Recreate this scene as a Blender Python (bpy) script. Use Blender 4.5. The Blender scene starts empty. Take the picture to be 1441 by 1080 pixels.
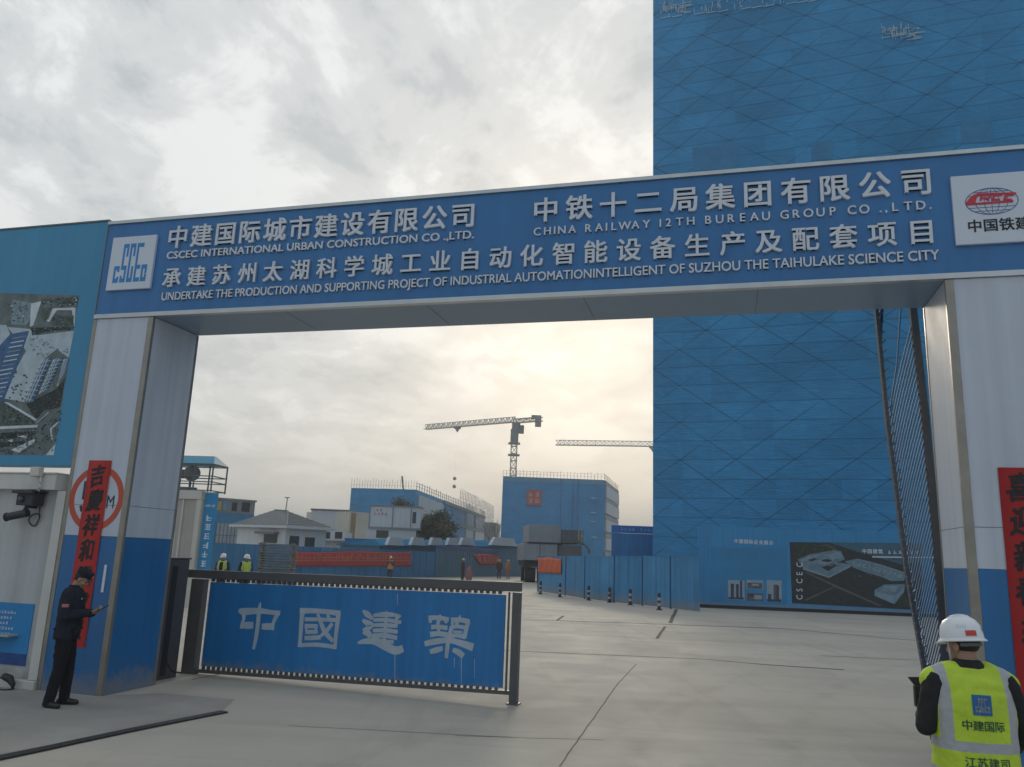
import bpy, bmesh, math, random
from mathutils import Vector, Matrix
from mathutils.bvhtree import BVHTree
from mathutils import noise as mnoise
R = math.radians
random.seed(7)
SC = bpy.context.scene
COL = SC.collection

# ------------------------------------------------------------------ camera
EYE = Vector((0, 0, 2.1))
PITCH, ROLL, FPX = 0.21349, 0.03869, 1120.27
PW, PH = 1441.0, 1080.0
_fw = Vector((0, math.cos(PITCH), math.sin(PITCH)))
_u0 = Vector((0, -math.sin(PITCH), math.cos(PITCH)))
_r0 = Vector((1, 0, 0))
_rt = _r0 * math.cos(ROLL) + _u0 * math.sin(ROLL)
_up = -_r0 * math.sin(ROLL) + _u0 * math.cos(ROLL)
cd = bpy.data.cameras.new('camera'); cd.sensor_width = 36; cd.lens = FPX / PW * 36
cd.clip_start = 0.1; cd.clip_end = 6000
cam = bpy.data.objects.new('camera', cd); COL.objects.link(cam)
m3 = Matrix((_rt, _up, -_fw)).transposed()
cam.matrix_world = Matrix.Translation(EYE) @ m3.to_4x4()
SC.camera = cam

# ------------------------------------------------------------------ light
SUN_EL, SUN_AZ = R(18), R(5.2)
SC.view_settings.view_transform = 'Standard'; SC.view_settings.look = 'None'
SC.view_settings.exposure = 0.0; SC.view_settings.gamma = 1.0
sdir = Vector((math.sin(SUN_AZ) * math.cos(SUN_EL), math.cos(SUN_AZ) * math.cos(SUN_EL), math.sin(SUN_EL)))
sl = bpy.data.lights.new('sun', 'SUN'); sl.energy = .8; sl.angle = R(10); sl.color = (1.0, .86, .66)
so = bpy.data.objects.new('sun', sl); COL.objects.link(so)
so.rotation_euler = (-sdir).to_track_quat('-Z', 'Y').to_euler()

W = bpy.data.worlds.new('World'); SC.world = W; W.use_nodes = True
nt = W.node_tree; nt.nodes.clear()
def N(t, **k):
    n = nt.nodes.new(t)
    for a, b in k.items(): setattr(n, a, b)
    return n
def math_(op, a, b=None, clamp=False):
    n = N('ShaderNodeMath', operation=op, use_clamp=clamp)
    for i, v in enumerate((a, b)):
        if v is None: continue
        if isinstance(v, (int, float)): n.inputs[i].default_value = v
        else: nt.links.new(v, n.inputs[i])
    return n.outputs[0]
def ramp_(fac, stops, interp='EASE'):
    n = N('ShaderNodeValToRGB'); n.color_ramp.interpolation = interp
    e = n.color_ramp.elements
    while len(e) < len(stops): e.new(0.5)
    for el, (p, c) in zip(e, stops):
        el.position = p; el.color = (c[0], c[1], c[2], 1)
    nt.links.new(fac, n.inputs[0]); return n.outputs[0]
def mix_(fac, a, b, blend='MIX'):
    n = N('ShaderNodeMix', data_type='RGBA', blend_type=blend)
    for i, v in ((0, fac), (6, a), (7, b)):
        if isinstance(v, (int, float)): n.inputs[i].default_value = v
        elif isinstance(v, tuple): n.inputs[i].default_value = (*v, 1)
        else: nt.links.new(v, n.inputs[i])
    return n.outputs[2]
tc = N('ShaderNodeTexCoord'); sp = N('ShaderNodeSeparateXYZ'); nt.links.new(tc.outputs['Generated'], sp.inputs[0])
zz = math_('MAXIMUM', sp.outputs[2], 0.0)
den = math_('ADD', zz, 0.16)
cb = N('ShaderNodeCombineXYZ')
nt.links.new(math_('DIVIDE', sp.outputs[0], den), cb.inputs[0]); nt.links.new(math_('DIVIDE', sp.outputs[1], den), cb.inputs[1])
mp = N('ShaderNodeMapping'); mp.inputs['Rotation'].default_value = (0, 0, R(38)); mp.inputs['Scale'].default_value = (1.0, .72, 1)
mp.inputs['Location'].default_value = (3.1, 1.7, 0)
nt.links.new(cb.outputs[0], mp.inputs[0])
def noise_(scale, detail, rough, dist, w=0.0):
    n = N('ShaderNodeTexNoise', noise_dimensions='4D'); n.inputs['Scale'].default_value = scale; n.inputs['Detail'].default_value = detail
    n.inputs['Roughness'].default_value = rough; n.inputs['Distortion'].default_value = dist; n.inputs['W'].default_value = w
    nt.links.new(mp.outputs[0], n.inputs['Vector']); return n.outputs[0]
n1 = noise_(1.75, 12, .60, .45, 6.9); n2 = noise_(4.4, 11, .66, .5, 5.1)
cl = math_('ADD', math_('MULTIPLY', n1, .62), math_('MULTIPLY', n2, .38))
cloud = ramp_(cl, [(.37, (3.2, 3.6, 3.85)), (.44, (4.6, 4.95, 5.15)), (.505, (6.0, 6.2, 6.25)), (.57, (7.7, 7.85, 7.8))])
low = ramp_(zz, [(0.0, (5.9, 5.6, 5.05)), (.16, (6.0, 5.85, 5.45)), (.40, (6.2, 6.3, 6.25)), (1.0, (6.4, 6.5, 6.5))], 'LINEAR')
cover = ramp_(zz, [(0.02, (.15,) * 3), (.16, (.62,) * 3), (.42, (.95,) * 3), (1, (1,) * 3)], 'LINEAR')
sky1 = mix_(cover, low, cloud)
# bright veil round the hidden sun
dt = N('ShaderNodeVectorMath', operation='DOT_PRODUCT'); nt.links.new(tc.outputs['Generated'], dt.inputs[0]); dt.inputs[1].default_value = sdir
g1 = math_('POWER', math_('MAXIMUM', dt.outputs['Value'], 0.0), 70.0)
g2 = math_('POWER', math_('MAXIMUM', dt.outputs['Value'], 0.0), 9.0)
ga = mix_(g1, (0.0, 0.0, 0.0), (.55, .34, .04)); gb = mix_(g2, (0.0, 0.0, 0.0), (.12, .09, .03))
sky2 = mix_(1.0, sky1, mix_(1.0, ga, gb, 'ADD'), 'ADD')
ns = N('ShaderNodeTexSky', sky_type='NISHITA'); ns.sun_disc = False; ns.sun_elevation = SUN_EL; ns.sun_rotation = SUN_AZ; ns.dust_density = 3
# the overcast is thinner and brighter toward the sun, thicker and bluer on the other side
back = ramp_(math_('ADD', math_('MULTIPLY', dt.outputs['Value'], .5), .5), [(0.0, (.66, .78, .92)), (.45, (.72, .82, .93)), (.60, (.97, 1.0, 1.02)), (.8, (1.04, 1.05, 1.05)), (1.0, (1, 1, 1))], 'LINEAR')
sky3 = mix_(1.0, sky2, back, 'MULTIPLY')
final = mix_(.07, sky3, ns.outputs[0])
bg = N('ShaderNodeBackground'); bg.inputs[1].default_value = .118; nt.links.new(final, bg.inputs[0])
wo = N('ShaderNodeOutputWorld'); nt.links.new(bg.outputs[0], wo.inputs[0])

# ------------------------------------------------------------------ helpers: pixels of the survey photo to points
def ray(u, v):
    return _fw + _rt * ((u - PW / 2) / FPX) + _up * ((PH / 2 - v) / FPX)
def at(u, v, Y):
    d = ray(u, v); return EYE + d * (Y / d.y)
def gnd(u, v, z=0.0):
    d = ray(u, v); return EYE + d * ((z - EYE.z) / d.z)
class Plane:
    """an upright plane through a ground point; s runs along it, z is height"""
    def __init__(s, o, yaw):
        s.o = Vector((o[0], o[1], 0)); s.yaw = yaw
        s.t = Vector((math.cos(yaw), math.sin(yaw), 0)); s.n = Vector((-math.sin(yaw), math.cos(yaw), 0))
    def sz(s, u, v):
        d = ray(u, v); k = s.n.dot(s.o - EYE) / s.n.dot(d); q = EYE + d * k
        return ((q - s.o).dot(s.t), q.z)

# ------------------------------------------------------------------ materials
MATS = {}
def M(name, col, rough=.6, var=.12, scale=2.0, bump=0.0, metal=0.0, spec=.5, streak=0.0, fine=60.0, bdist=.01, splash=0.0):
    if name in MATS: return MATS[name]
    m = bpy.data.materials.new(name); m.use_nodes = True; t = m.node_tree; b = t.nodes['Principled BSDF']
    MATS[name] = m
    b.inputs['Roughness'].default_value = rough; b.inputs['Metallic'].default_value = metal
    b.inputs['Specular IOR Level'].default_value = spec
    tc = t.nodes.new('ShaderNodeTexCoord')
    n = t.nodes.new('ShaderNodeTexNoise'); n.inputs['Scale'].default_value = scale; n.inputs['Detail'].default_value = 7; n.inputs['Roughness'].default_value = .62
    t.links.new(tc.outputs['Object'], n.inputs['Vector'])
    r = t.nodes.new('ShaderNodeMapRange'); r.inputs[1].default_value = .25; r.inputs[2].default_value = .75
    r.inputs[3].default_value = 1 - var; r.inputs[4].default_value = 1 + var
    t.links.new(n.outputs[0], r.inputs[0]); fac = r.outputs[0]
    if streak:
        mp = t.nodes.new('ShaderNodeMapping'); mp.inputs['Scale'].default_value = (7, 7, .22); t.links.new(tc.outputs['Object'], mp.inputs[0])
        n2 = t.nodes.new('ShaderNodeTexNoise'); n2.inputs['Scale'].default_value = 1.0; n2.inputs['Detail'].default_value = 5; t.links.new(mp.outputs[0], n2.inputs['Vector'])
        r2 = t.nodes.new('ShaderNodeMapRange'); r2.inputs[1].default_value = .35; r2.inputs[2].default_value = .7; r2.inputs[3].default_value = 1 + streak * .4; r2.inputs[4].default_value = 1 - streak
        t.links.new(n2.outputs[0], r2.inputs[0])
        mu = t.nodes.new('ShaderNodeMath'); mu.operation = 'MULTIPLY'; t.links.new(fac, mu.inputs[0]); t.links.new(r2.outputs[0], mu.inputs[1]); fac = mu.outputs[0]
    vm = t.nodes.new('ShaderNodeVectorMath'); vm.operation = 'SCALE'; vm.inputs[0].default_value = col[:3]; t.links.new(fac, vm.inputs['Scale'])
    if splash:
        # dried mud thrown up along the foot: a ragged band that belongs to the surface
        sz_ = t.nodes.new('ShaderNodeSeparateXYZ'); t.links.new(tc.outputs['Object'], sz_.inputs[0])
        ns_ = t.nodes.new('ShaderNodeTexNoise'); ns_.inputs['Scale'].default_value = 5; ns_.inputs['Detail'].default_value = 9; ns_.inputs['Roughness'].default_value = .75; t.links.new(tc.outputs['Object'], ns_.inputs['Vector'])
        a_ = t.nodes.new('ShaderNodeMapRange'); a_.inputs[1].default_value = 0; a_.inputs[2].default_value = splash; a_.inputs[3].default_value = .42; a_.inputs[4].default_value = -.25; t.links.new(sz_.outputs[2], a_.inputs[0])
        b_ = t.nodes.new('ShaderNodeMath'); b_.operation = 'ADD'; t.links.new(a_.outputs[0], b_.inputs[0]); t.links.new(ns_.outputs[0], b_.inputs[1])
        c_ = t.nodes.new('ShaderNodeMapRange'); c_.inputs[1].default_value = .52; c_.inputs[2].default_value = .80; c_.inputs[3].default_value = 0; c_.inputs[4].default_value = .62; t.links.new(b_.outputs[0], c_.inputs[0])
        mx_ = t.nodes.new('ShaderNodeMix'); mx_.data_type = 'RGBA'; t.links.new(c_.outputs[0], mx_.inputs[0]); t.links.new(vm.outputs[0], mx_.inputs[6]); mx_.inputs[7].default_value = (.24, .22, .19, 1); t.links.new(mx_.outputs[2], b.inputs['Base Color'])
    else:
        t.links.new(vm.outputs[0], b.inputs['Base Color'])
    rr = t.nodes.new('ShaderNodeMapRange'); rr.inputs[3].default_value = max(.04, rough - .08); rr.inputs[4].default_value = min(1, rough + .08)
    t.links.new(n.outputs[0], rr.inputs[0]); t.links.new(rr.outputs[0], b.inputs['Roughness'])
    if bump:
        nb = t.nodes.new('ShaderNodeTexNoise'); nb.inputs['Scale'].default_value = fine; nb.inputs['Detail'].default_value = 4; t.links.new(tc.outputs['Object'], nb.inputs['Vector'])
        bp = t.nodes.new('ShaderNodeBump'); bp.inputs['Strength'].default_value = bump; bp.inputs['Distance'].default_value = bdist
        t.links.new(nb.outputs[0], bp.inputs['Height']); t.links.new(bp.outputs[0], b.inputs['Normal'])
    return m

# ------------------------------------------------------------------ mesh builder
class MB:
    def __init__(s): s.v = []; s.f = []; s.m = []; s.cur = 0
    def add(s, vs, fs, xf=None):
        o = len(s.v)
        s.v += [tuple(xf(v)) if xf else tuple(v) for v in vs]
        for f in fs: s.f.append(tuple(o + i for i in f)); s.m.append(s.cur)
        return s
    def box(s, x0, x1, y0, y1, z0, z1, xf=None):
        vs = [(x, y, z) for x in (x0, x1) for y in (y0, y1) for z in (z0, z1)]
        return s.add(vs, [(0, 1, 3, 2), (4, 6, 7, 5), (0, 4, 5, 1), (2, 3, 7, 6), (0, 2, 6, 4), (1, 5, 7, 3)], xf)
    def tube(s, p0, p1, r, n=6, r1=None):
        p0 = Vector(p0); p1 = Vector(p1); d = p1 - p0
        if d.length < 1e-6: return s
        d.normalize(); a = d.orthogonal().normalized(); b = d.cross(a); r1 = r if r1 is None else r1
        vs = []; 
        for p, q in ((p0, r), (p1, r1)):
            for i in range(n):
                t = 2 * math.pi * (i + .5) / n; vs.append(p + (a * math.cos(t) + b * math.sin(t)) * q)
        fs = [(i, (i + 1) % n, n + (i + 1) % n, n + i) for i in range(n)] + [tuple(range(n - 1, -1, -1)), tuple(range(n, 2 * n))]
        return s.add(vs, fs)
    def bar(s, p0, p1, w, h, up=(0, 0, 1)):
        p0 = Vector(p0); p1 = Vector(p1); d = (p1 - p0).normalized(); a = d.cross(Vector(up))
        a = a.normalized() if a.length > 1e-4 else d.orthogonal().normalized(); b = a.cross(d)
        vs = [p + a * (i * w / 2) + b * (j * h / 2) for p in (p0, p1) for i, j in ((-1, -1), (1, -1), (1, 1), (-1, 1))]
        return s.add(vs, [(0, 1, 2, 3), (7, 6, 5, 4), (0, 4, 5, 1), (1, 5, 6, 2), (2, 6, 7, 3), (3, 7, 4, 0)])
    def path(s, pts, r, n=6):
        for a, b in zip(pts, pts[1:]): s.tube(a, b, r, n)
        return s
    def prism(s, pts, y0, y1, xf=None):
        """outline pts (x, z), extruded from y0 to y1"""
        n = len(pts)
        vs = [(x, y0, z) for x, z in pts] + [(x, y1, z) for x, z in pts]
        fs = [tuple(range(n)), tuple(range(2 * n - 1, n - 1, -1))] + [(i, n + i, n + (i + 1) % n, (i + 1) % n) for i in range(n)]
        return s.add(vs, fs, xf)
    def brush(s, pts, ws, y0, y1):
        """a brush stroke in the xz plane: centre line and widths"""
        K = [(Vector(p), w) for p, w in zip(pts, ws)]; ps = []; wd = []; n = len(K)
        for i in range(n - 1):
            a, b = K[max(i - 1, 0)], K[i]; c, d = K[i + 1], K[min(i + 2, n - 1)]; m = 5 if n > 2 else 1
            for k in range(m):
                t = k / m; f = lambda p0, p1, p2, p3: .5 * (2 * p1 + (p2 - p0) * t + (2 * p0 - 5 * p1 + 4 * p2 - p3) * t * t + (3 * p1 - p0 - 3 * p2 + p3) * t ** 3)
                ps.append(f(a[0], b[0], c[0], d[0])); wd.append(max(f(a[1], b[1], c[1], d[1]), .2 * min(b[1], c[1])))
        ps.append(K[-1][0]); wd.append(K[-1][1]); L = []; Rr = []
        for i, p in enumerate(ps):
            d = (ps[min(i + 1, len(ps) - 1)] - ps[max(i - 1, 0)]).normalized(); q = Vector((-d.y, d.x)) * wd[i] / 2
            L.append(p + q); Rr.append(p - q)
        s.nb = getattr(s, 'nb', 0) + 1; y0 -= abs(y1 - y0) * .02 * (s.nb % 20); m = len(L)
        vs = [(v.x, y, v.y) for y in (y0, y1) for v in L + Rr]
        fs = [(2 * m, 2 * m + m, m, 0)[::-1], (m - 1, 2 * m - 1, 4 * m - 1, 3 * m - 1)[::-1]]
        for i in range(m - 1):
            fs += [(i, i + 1, m + i + 1, m + i), (2 * m + i, 3 * m + i, 3 * m + i + 1, 2 * m + i + 1), (i, 2 * m + i, 2 * m + i + 1, i + 1), (m + i, m + i + 1, 3 * m + i + 1, 3 * m + i)]
        return s.add(vs, fs)
    def lathe(s, prof, n=16, o=(0, 0, 0)):
        o = Vector(o); vs = []
        for r, z in prof:
            for i in range(n):
                t = 2 * math.pi * i / n; vs.append(o + Vector((r * math.cos(t), r * math.sin(t), z)))
        fs = []
        for k in range(len(prof) - 1):
            for i in range(n): fs.append((k * n + i, k * n + (i + 1) % n, (k + 1) * n + (i + 1) % n, (k + 1) * n + i))
        fs += [tuple(range(n - 1, -1, -1)), tuple(range((len(prof) - 1) * n, len(prof) * n))]
        return s.add(vs, fs)
    def ell(s, c, r, rot=None, n=14, k=9):
        vs = []; fs = []; c = Vector(c)
        for j in range(k + 1):
            ph = math.pi * j / k
            for i in range(n):
                t = 2 * math.pi * i / n
                q = Vector((r[0] * math.sin(ph) * math.cos(t), r[1] * math.sin(ph) * math.sin(t), r[2] * math.cos(ph)))
                vs.append(c + (rot @ q if rot else q))
        for j in range(k):
            for i in range(n): fs.append((j * n + i, (j + 1) * n + i, (j + 1) * n + (i + 1) % n, j * n + (i + 1) % n))
        return s.add(vs, fs)
    def cap(s, p0, p1, r0, r1, n=12):
        """tapered capsule"""
        p0 = Vector(p0); p1 = Vector(p1); d = (p1 - p0)
        d = d.normalized() if d.length > 1e-6 else Vector((0, 0, 1))
        a = d.orthogonal().normalized(); b = d.cross(a); vs = []; K = 4
        rings = [(p0, r0, -math.cos(math.pi / 2 * j / K), math.sin(math.pi / 2 * j / K)) for j in range(K + 1)]
        rings += [(p1, r1, math.sin(math.pi / 2 * j / K), math.cos(math.pi / 2 * j / K)) for j in range(K + 1)]
        for p, r, ax, rd in rings:
            for i in range(n):
                t = 2 * math.pi * i / n; vs.append(p + d * (r * ax) + (a * math.cos(t) + b * math.sin(t)) * (r * max(rd, .02)))
        m = len(rings)
        fs = [(k * n + i, k * n + (i + 1) % n, (k + 1) * n + (i + 1) % n, (k + 1) * n + i) for k in range(m - 1) for i in range(n)]
        fs += [tuple(range(n - 1, -1, -1)), tuple(range((m - 1) * n, m * n))]
        return s.add(vs, fs)
    def chain(s, pts, rs, n=12):
        for i in range(len(pts) - 1): s.cap(pts[i], pts[i + 1], rs[i], rs[i + 1], n)
        return s
    def loft(s, rings, n=20):
        """rings (cx, cy, z, rx, ry)"""
        vs = []
        for cx, cy, z, rx, ry in rings:
            for i in range(n):
                t = 2 * math.pi * i / n; c, q = math.cos(t), math.sin(t)
                vs.append((cx + rx * math.copysign(abs(c) ** .8, c), cy + ry * math.copysign(abs(q) ** .8, q), z))
        m = len(rings)
        fs = [(k * n + i, k * n + (i + 1) % n, (k + 1) * n + (i + 1) % n, (k + 1) * n + i) for k in range(m - 1) for i in range(n)]
        fs += [tuple(range(n - 1, -1, -1)), tuple(range((m - 1) * n, m * n))]
        return s.add(vs, fs)
    def mesh(s, name, mats):
        me = bpy.data.meshes.new(name); me.from_pydata(s.v, [], s.f); me.update()
        for m in (mats if isinstance(mats, (list, tuple)) else [mats]): me.materials.append(m)
        me.polygons.foreach_set('material_index', s.m)
        bm = bmesh.new(); bm.from_mesh(me); bmesh.ops.recalc_face_normals(bm, faces=bm.faces); bm.to_mesh(me); bm.free()
        return me
    def build(s, name, mats, parent=None, smooth=False, bevel=0.0):
        me = s.mesh(name, mats)
        if smooth: me.polygons.foreach_set('use_smooth', [True] * len(me.polygons))
        o = bpy.data.objects.new(name, me); COL.objects.link(o)
        if parent: o.parent = parent
        if bevel:
            b = o.modifiers.new('edge', 'BEVEL'); b.width = bevel; b.segments = 2; b.limit_method = 'ANGLE'
        return o

def voxel(mb, name, mats, parent, size, it=4, folds=0.0):
    me = mb.mesh(name, mats)
    o = bpy.data.objects.new(name + '_tmp', me); COL.objects.link(o)
    r = o.modifiers.new('r', 'REMESH'); r.mode = 'VOXEL'; r.voxel_size = size
    q = o.modifiers.new('s', 'SMOOTH'); q.iterations = it; q.factor = .5
    dg = bpy.context.evaluated_depsgraph_get(); dg.update()
    out = bpy.data.meshes.new_from_object(o.evaluated_get(dg))
    out.materials.clear()
    for m in (mats if isinstance(mats, (list, tuple)) else [mats]): out.materials.append(m)
    out.polygons.foreach_set('use_smooth', [True] * len(out.polygons))
    bpy.data.objects.remove(o); out.name = name
    if folds:   # loose cloth: creases that run round limbs and hang down
        for v, nrm in zip(out.vertices, [Vector(q_.normal) for q_ in out.vertices]):
            c = v.co; k = mnoise.noise(Vector((c.x * 9, c.y * 9, c.z * 17 + c.x * 8))) * .6 + mnoise.noise(Vector((c.x * 17 + 3, c.y * 17, c.z * 7))) * .5
            v.co = c + nrm * folds * (abs(k) * 1.6 - .35)
    p = bpy.data.objects.new(name, out); COL.objects.link(p); p.parent = parent
    return p

def tag(o, label=None, cat=None, group=None, kind=None):
    if label: o['label'] = label
    if cat: o['category'] = cat
    if group: o['group'] = group
    if kind: o['kind'] = kind
    return o
def empty(name, loc, rz=0.0, label=None, cat=None, group=None):
    o = bpy.data.objects.new(name, None); COL.objects.link(o); o.location = loc; o.rotation_euler = (0, 0, rz); o.empty_display_size = .2
    return tag(o, label, cat, group)
def copy_tree(o, parent=None):
    c = o.copy(); COL.objects.link(c); c.parent = parent
    for ch in list(o.children): copy_tree(ch, c)
    return c

# ------------------------------------------------------------------ lettering as real raised letters
_tx = {}
def glyph(s, bold=0.0, depth=.1):
    k = (s, bold, depth)
    if k in _tx: return _tx[k]
    cu = bpy.data.curves.new('t', 'FONT'); cu.body = s; cu.extrude = depth / 2; cu.offset = bold; cu.resolution_u = 3
    o = bpy.data.objects.new('t', cu); COL.objects.link(o)
    dg = bpy.context.evaluated_depsgraph_get(); dg.update()
    me = bpy.data.meshes.new_from_object(o.evaluated_get(dg))
    vs = [tuple(v.co) for v in me.vertices]; fs = [tuple(p.vertices) for p in me.polygons]
    bpy.data.objects.remove(o); bpy.data.curves.remove(cu); bpy.data.meshes.remove(me)
    _tx[k] = (vs, fs); return vs, fs
def put_chars(mb, s, pos, h, y0, y1, bold=.02, sx=1.0, slant=0.0, brush=0.0):
    """each character centred at pos[i] = (x, z), em height h"""
    for ch, (x, z) in zip(s, pos):
        if ch == ' ': continue
        vs, fs = glyph(ch, 0.0, .1)
        if not vs: continue
        a = min(v[0] for v in vs); b = max(v[0] for v in vs); c = min(v[1] for v in vs); d = max(v[1] for v in vs)
        cx = (a + b) / 2; cz = .33; w = bold * .62
        if brush:
            p1, p2, p3 = random.uniform(0, 6), random.uniform(0, 6), random.uniform(-.10, .10)
            vs = [(v[0] + brush * (.8 * math.sin(7 * v[1] + p1) + .5 * math.sin(19 * v[1] + 9 * v[0] + p2)) + p3 * (v[1] - cz), v[1] + brush * (.9 * math.sin(6 * v[0] + p2) + .5 * math.sin(17 * v[0] + 8 * v[1] + p1)) + .12 * (v[0] - cx), v[2]) for v in vs]
        # heavier strokes: the outline set down several times a hair apart
        for k, (dx, dz) in enumerate(((0, 0), (-w, -w * .7), (w, -w * .7), (-w, w * .7), (w, w * .7)) if bold else ((0, 0),)):
            e = (y1 - y0) * .012 * k
            mb.add(vs, fs, lambda v: (x + (v[0] + dx - cx + slant * (v[1] - cz)) * h * sx, (y1 if v[2] > 0 else y0 - e), z + (v[1] + dz - cz) * h))
def put_line(mb, s, x0, x1, z0, z1, y0, y1, bold=.01):
    """a whole string fitted into the box x0..x1, z0..z1 (cap height)"""
    vs, fs = glyph(s, 0.0, .1)
    a = min(v[0] for v in vs); b = max(v[0] for v in vs); c = 0.0; d = .70; w = bold * .7
    for k, (dx, dz) in enumerate(((0, 0), (-w, -w * .7), (w, -w * .7), (-w, w * .7), (w, w * .7)) if bold else ((0, 0),)):
        e = (y1 - y0) * .012 * k
        mb.add(vs, fs, lambda v: (x0 + (v[0] + dx - a) / (b - a) * (x1 - x0), (y1 if v[2] > 0 else y0 - e), z0 + (v[1] + dz - c) / (d - c) * (z1 - z0)))
def spread(x0, x1, n, z): return [(x0 + (x1 - x0) * i / (n - 1), z) for i in range(n)]
def pseudo(mb, x, z, h, y0, y1, rnd):
    """an unreadable, washed-out character: a few short strokes"""
    t = h * .13
    for k in range(rnd.randint(2, 3)):
        zz = z - h / 2 + h * (k + .5) / 3 + rnd.uniform(-.03, .03) * h; w = h * rnd.uniform(.28, .46)
        mb.box(x - w, x + w, y0, y1, zz - t / 2, zz + t / 2)
    for k in range(rnd.randint(1, 2)):
        xx = x + rnd.uniform(-.3, .3) * h; mb.box(xx - t / 2, xx + t / 2, y0 - .0004, y1, z - h * .45, z + h * rnd.uniform(.2, .48))

# ================================================================== SETTING: ground
def ground_mat():
    m = bpy.data.materials.new('concrete'); m.use_nodes = True; t = m.node_tree; b = t.nodes['Principled BSDF']
    tc = t.nodes.new('ShaderNodeTexCoord')
    def ns(sc, det, rough=.6, vec=None, dist=0):
        n = t.nodes.new('ShaderNodeTexNoise'); n.inputs['Scale'].default_value = sc; n.inputs['Detail'].default_value = det; n.inputs['Roughness'].default_value = rough
        n.inputs['Distortion'].default_value = dist
        t.links.new(vec or tc.outputs['Object'], n.inputs['Vector']); return n.outputs[0]
    def mr(x, a, b_, c, d):
        r = t.nodes.new('ShaderNodeMapRange'); r.inputs[1].default_value = a; r.inputs[2].default_value = b_; r.inputs[3].default_value = c; r.inputs[4].default_value = d
        t.links.new(x, r.inputs[0]); return r.outputs[0]
    def mul(x, y):
        n = t.nodes.new('ShaderNodeMath'); n.operation = 'MULTIPLY'; t.links.new(x, n.inputs[0]); t.links.new(y, n.inputs[1]); return n.outputs[0]
    mp = t.nodes.new('ShaderNodeMapping'); mp.inputs['Rotation'].default_value = (0, 0, R(8)); mp.inputs['Scale'].default_value = (.10, 1.2, 1)
    t.links.new(tc.outputs['Object'], mp.inputs[0])
    mp2 = t.nodes.new('ShaderNodeMapping'); mp2.inputs['Rotation'].default_value = (0, 0, R(62)); mp2.inputs['Scale'].default_value = (1.6, .1, 1)
    t.links.new(tc.outputs['Object'], mp2.inputs[0])
    f = mul(mr(ns(.16, 8, .65, None, .6), .3, .7, .94, 1.05), mr(ns(1.9, 8, .7), .25, .75, .95, 1.05))
    f = mul(f, mr(ns(1.0, 6, .6, mp.outputs[0], .4), .50, .74, 1.03, .88))
    f = mul(f, mr(ns(1.3, 5, .6, mp2.outputs[0], .4), .58, .74, 1.01, .94))
    f = mul(f, mr(ns(75, 4, .7), .25, .75, .9, 1.1))
    f = mul(f, mr(ns(5.5, 3, .5, None, 1.5), .68, .76, 1.0, .90))
    for cx_, cy_, r_ in ((-21, 9, 22.6), (-21, 9, 24.4), (26, 2, 23.9), (26, 2, 25.6), (-40, 30, 44.0), (-40, 30, 45.7)):
        vd = t.nodes.new('ShaderNodeVectorMath'); vd.operation = 'DISTANCE'; t.links.new(tc.outputs['Object'], vd.inputs[0]); vd.inputs[1].default_value = (cx_, cy_, 0)
        sb_ = t.nodes.new('ShaderNodeMath'); sb_.operation = 'SUBTRACT'; t.links.new(vd.outputs['Value'], sb_.inputs[0]); sb_.inputs[1].default_value = r_
        ab_ = t.nodes.new('ShaderNodeMath'); ab_.operation = 'ABSOLUTE'; t.links.new(sb_.outputs[0], ab_.inputs[0])
        wv = mul(mr(ab_.outputs[0], .05, .22, 1, 0), mr(ns(.9, 5, .7), .40, .62, .0, .10))
        f = mul(f, mr(wv, 0, 1, 1, 0))
    vr = t.nodes.new('ShaderNodeTexVoronoi'); vr.inputs['Scale'].default_value = 26; t.links.new(tc.outputs['Object'], vr.inputs['Vector'])
    f = mul(f, mr(vr.outputs['Distance'], .0, .12, .80, 1.0)); f = mul(f, mr(ns(260, 2, .8), .3, .7, .9, 1.1))
    br = t.nodes.new('ShaderNodeTexBrick'); br.offset = .37; br.inputs['Color1'].default_value = (.93,) * 3 + (1,); br.inputs['Color2'].default_value = (1.05,) * 3 + (1,); br.inputs['Mortar'].default_value = (.97,) * 3 + (1,); br.inputs['Scale'].default_value = .16; br.inputs['Mortar Size'].default_value = .002
    mb3 = t.nodes.new('ShaderNodeMapping'); mb3.inputs['Rotation'].default_value = (0, 0, R(12)); t.links.new(tc.outputs['Object'], mb3.inputs[0]); t.links.new(mb3.outputs[0], br.inputs['Vector'])
    f = mul(f, br.outputs['Color'])
    mp4 = t.nodes.new('ShaderNodeMapping'); mp4.inputs['Rotation'].default_value = (0, 0, R(-9)); mp4.inputs['Scale'].default_value = (1, .05, 1); t.links.new(tc.outputs['Object'], mp4.inputs[0])
    f = mul(f, mr(ns(2.4, 3, .5, mp4.outputs[0], .3), .58, .70, 1.0, .92))
    vm = t.nodes.new('ShaderNodeVectorMath'); vm.operation = 'SCALE'; vm.inputs[0].default_value = (.44, .40, .34); t.links.new(f, vm.inputs['Scale'])
    t.links.new(vm.outputs[0], b.inputs['Base Color'])
    t.links.new(mr(ns(.7, 6), .3, .7, .68, .86), b.inputs['Roughness']); b.inputs['Specular IOR Level'].default_value = .35
    bp = t.nodes.new('ShaderNodeBump'); bp.inputs['Strength'].default_value = .25; bp.inputs['Distance'].default_value = .006
    t.links.new(ns(40, 6, .7), bp.inputs['Height']); t.links.new(bp.outputs[0], b.inputs['Normal'])
    return m
g = MB(); g.add([(-2500, -300, 0), (2500, -300, 0), (2500, 4000, 0), (-2500, 4000, 0)], [(0, 1, 2, 3)])
tag(g.build('ground', ground_mat()), kind='structure')
m_joint = M('joint_tar', (.075, .07, .065), .85)
jt = MB()
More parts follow.
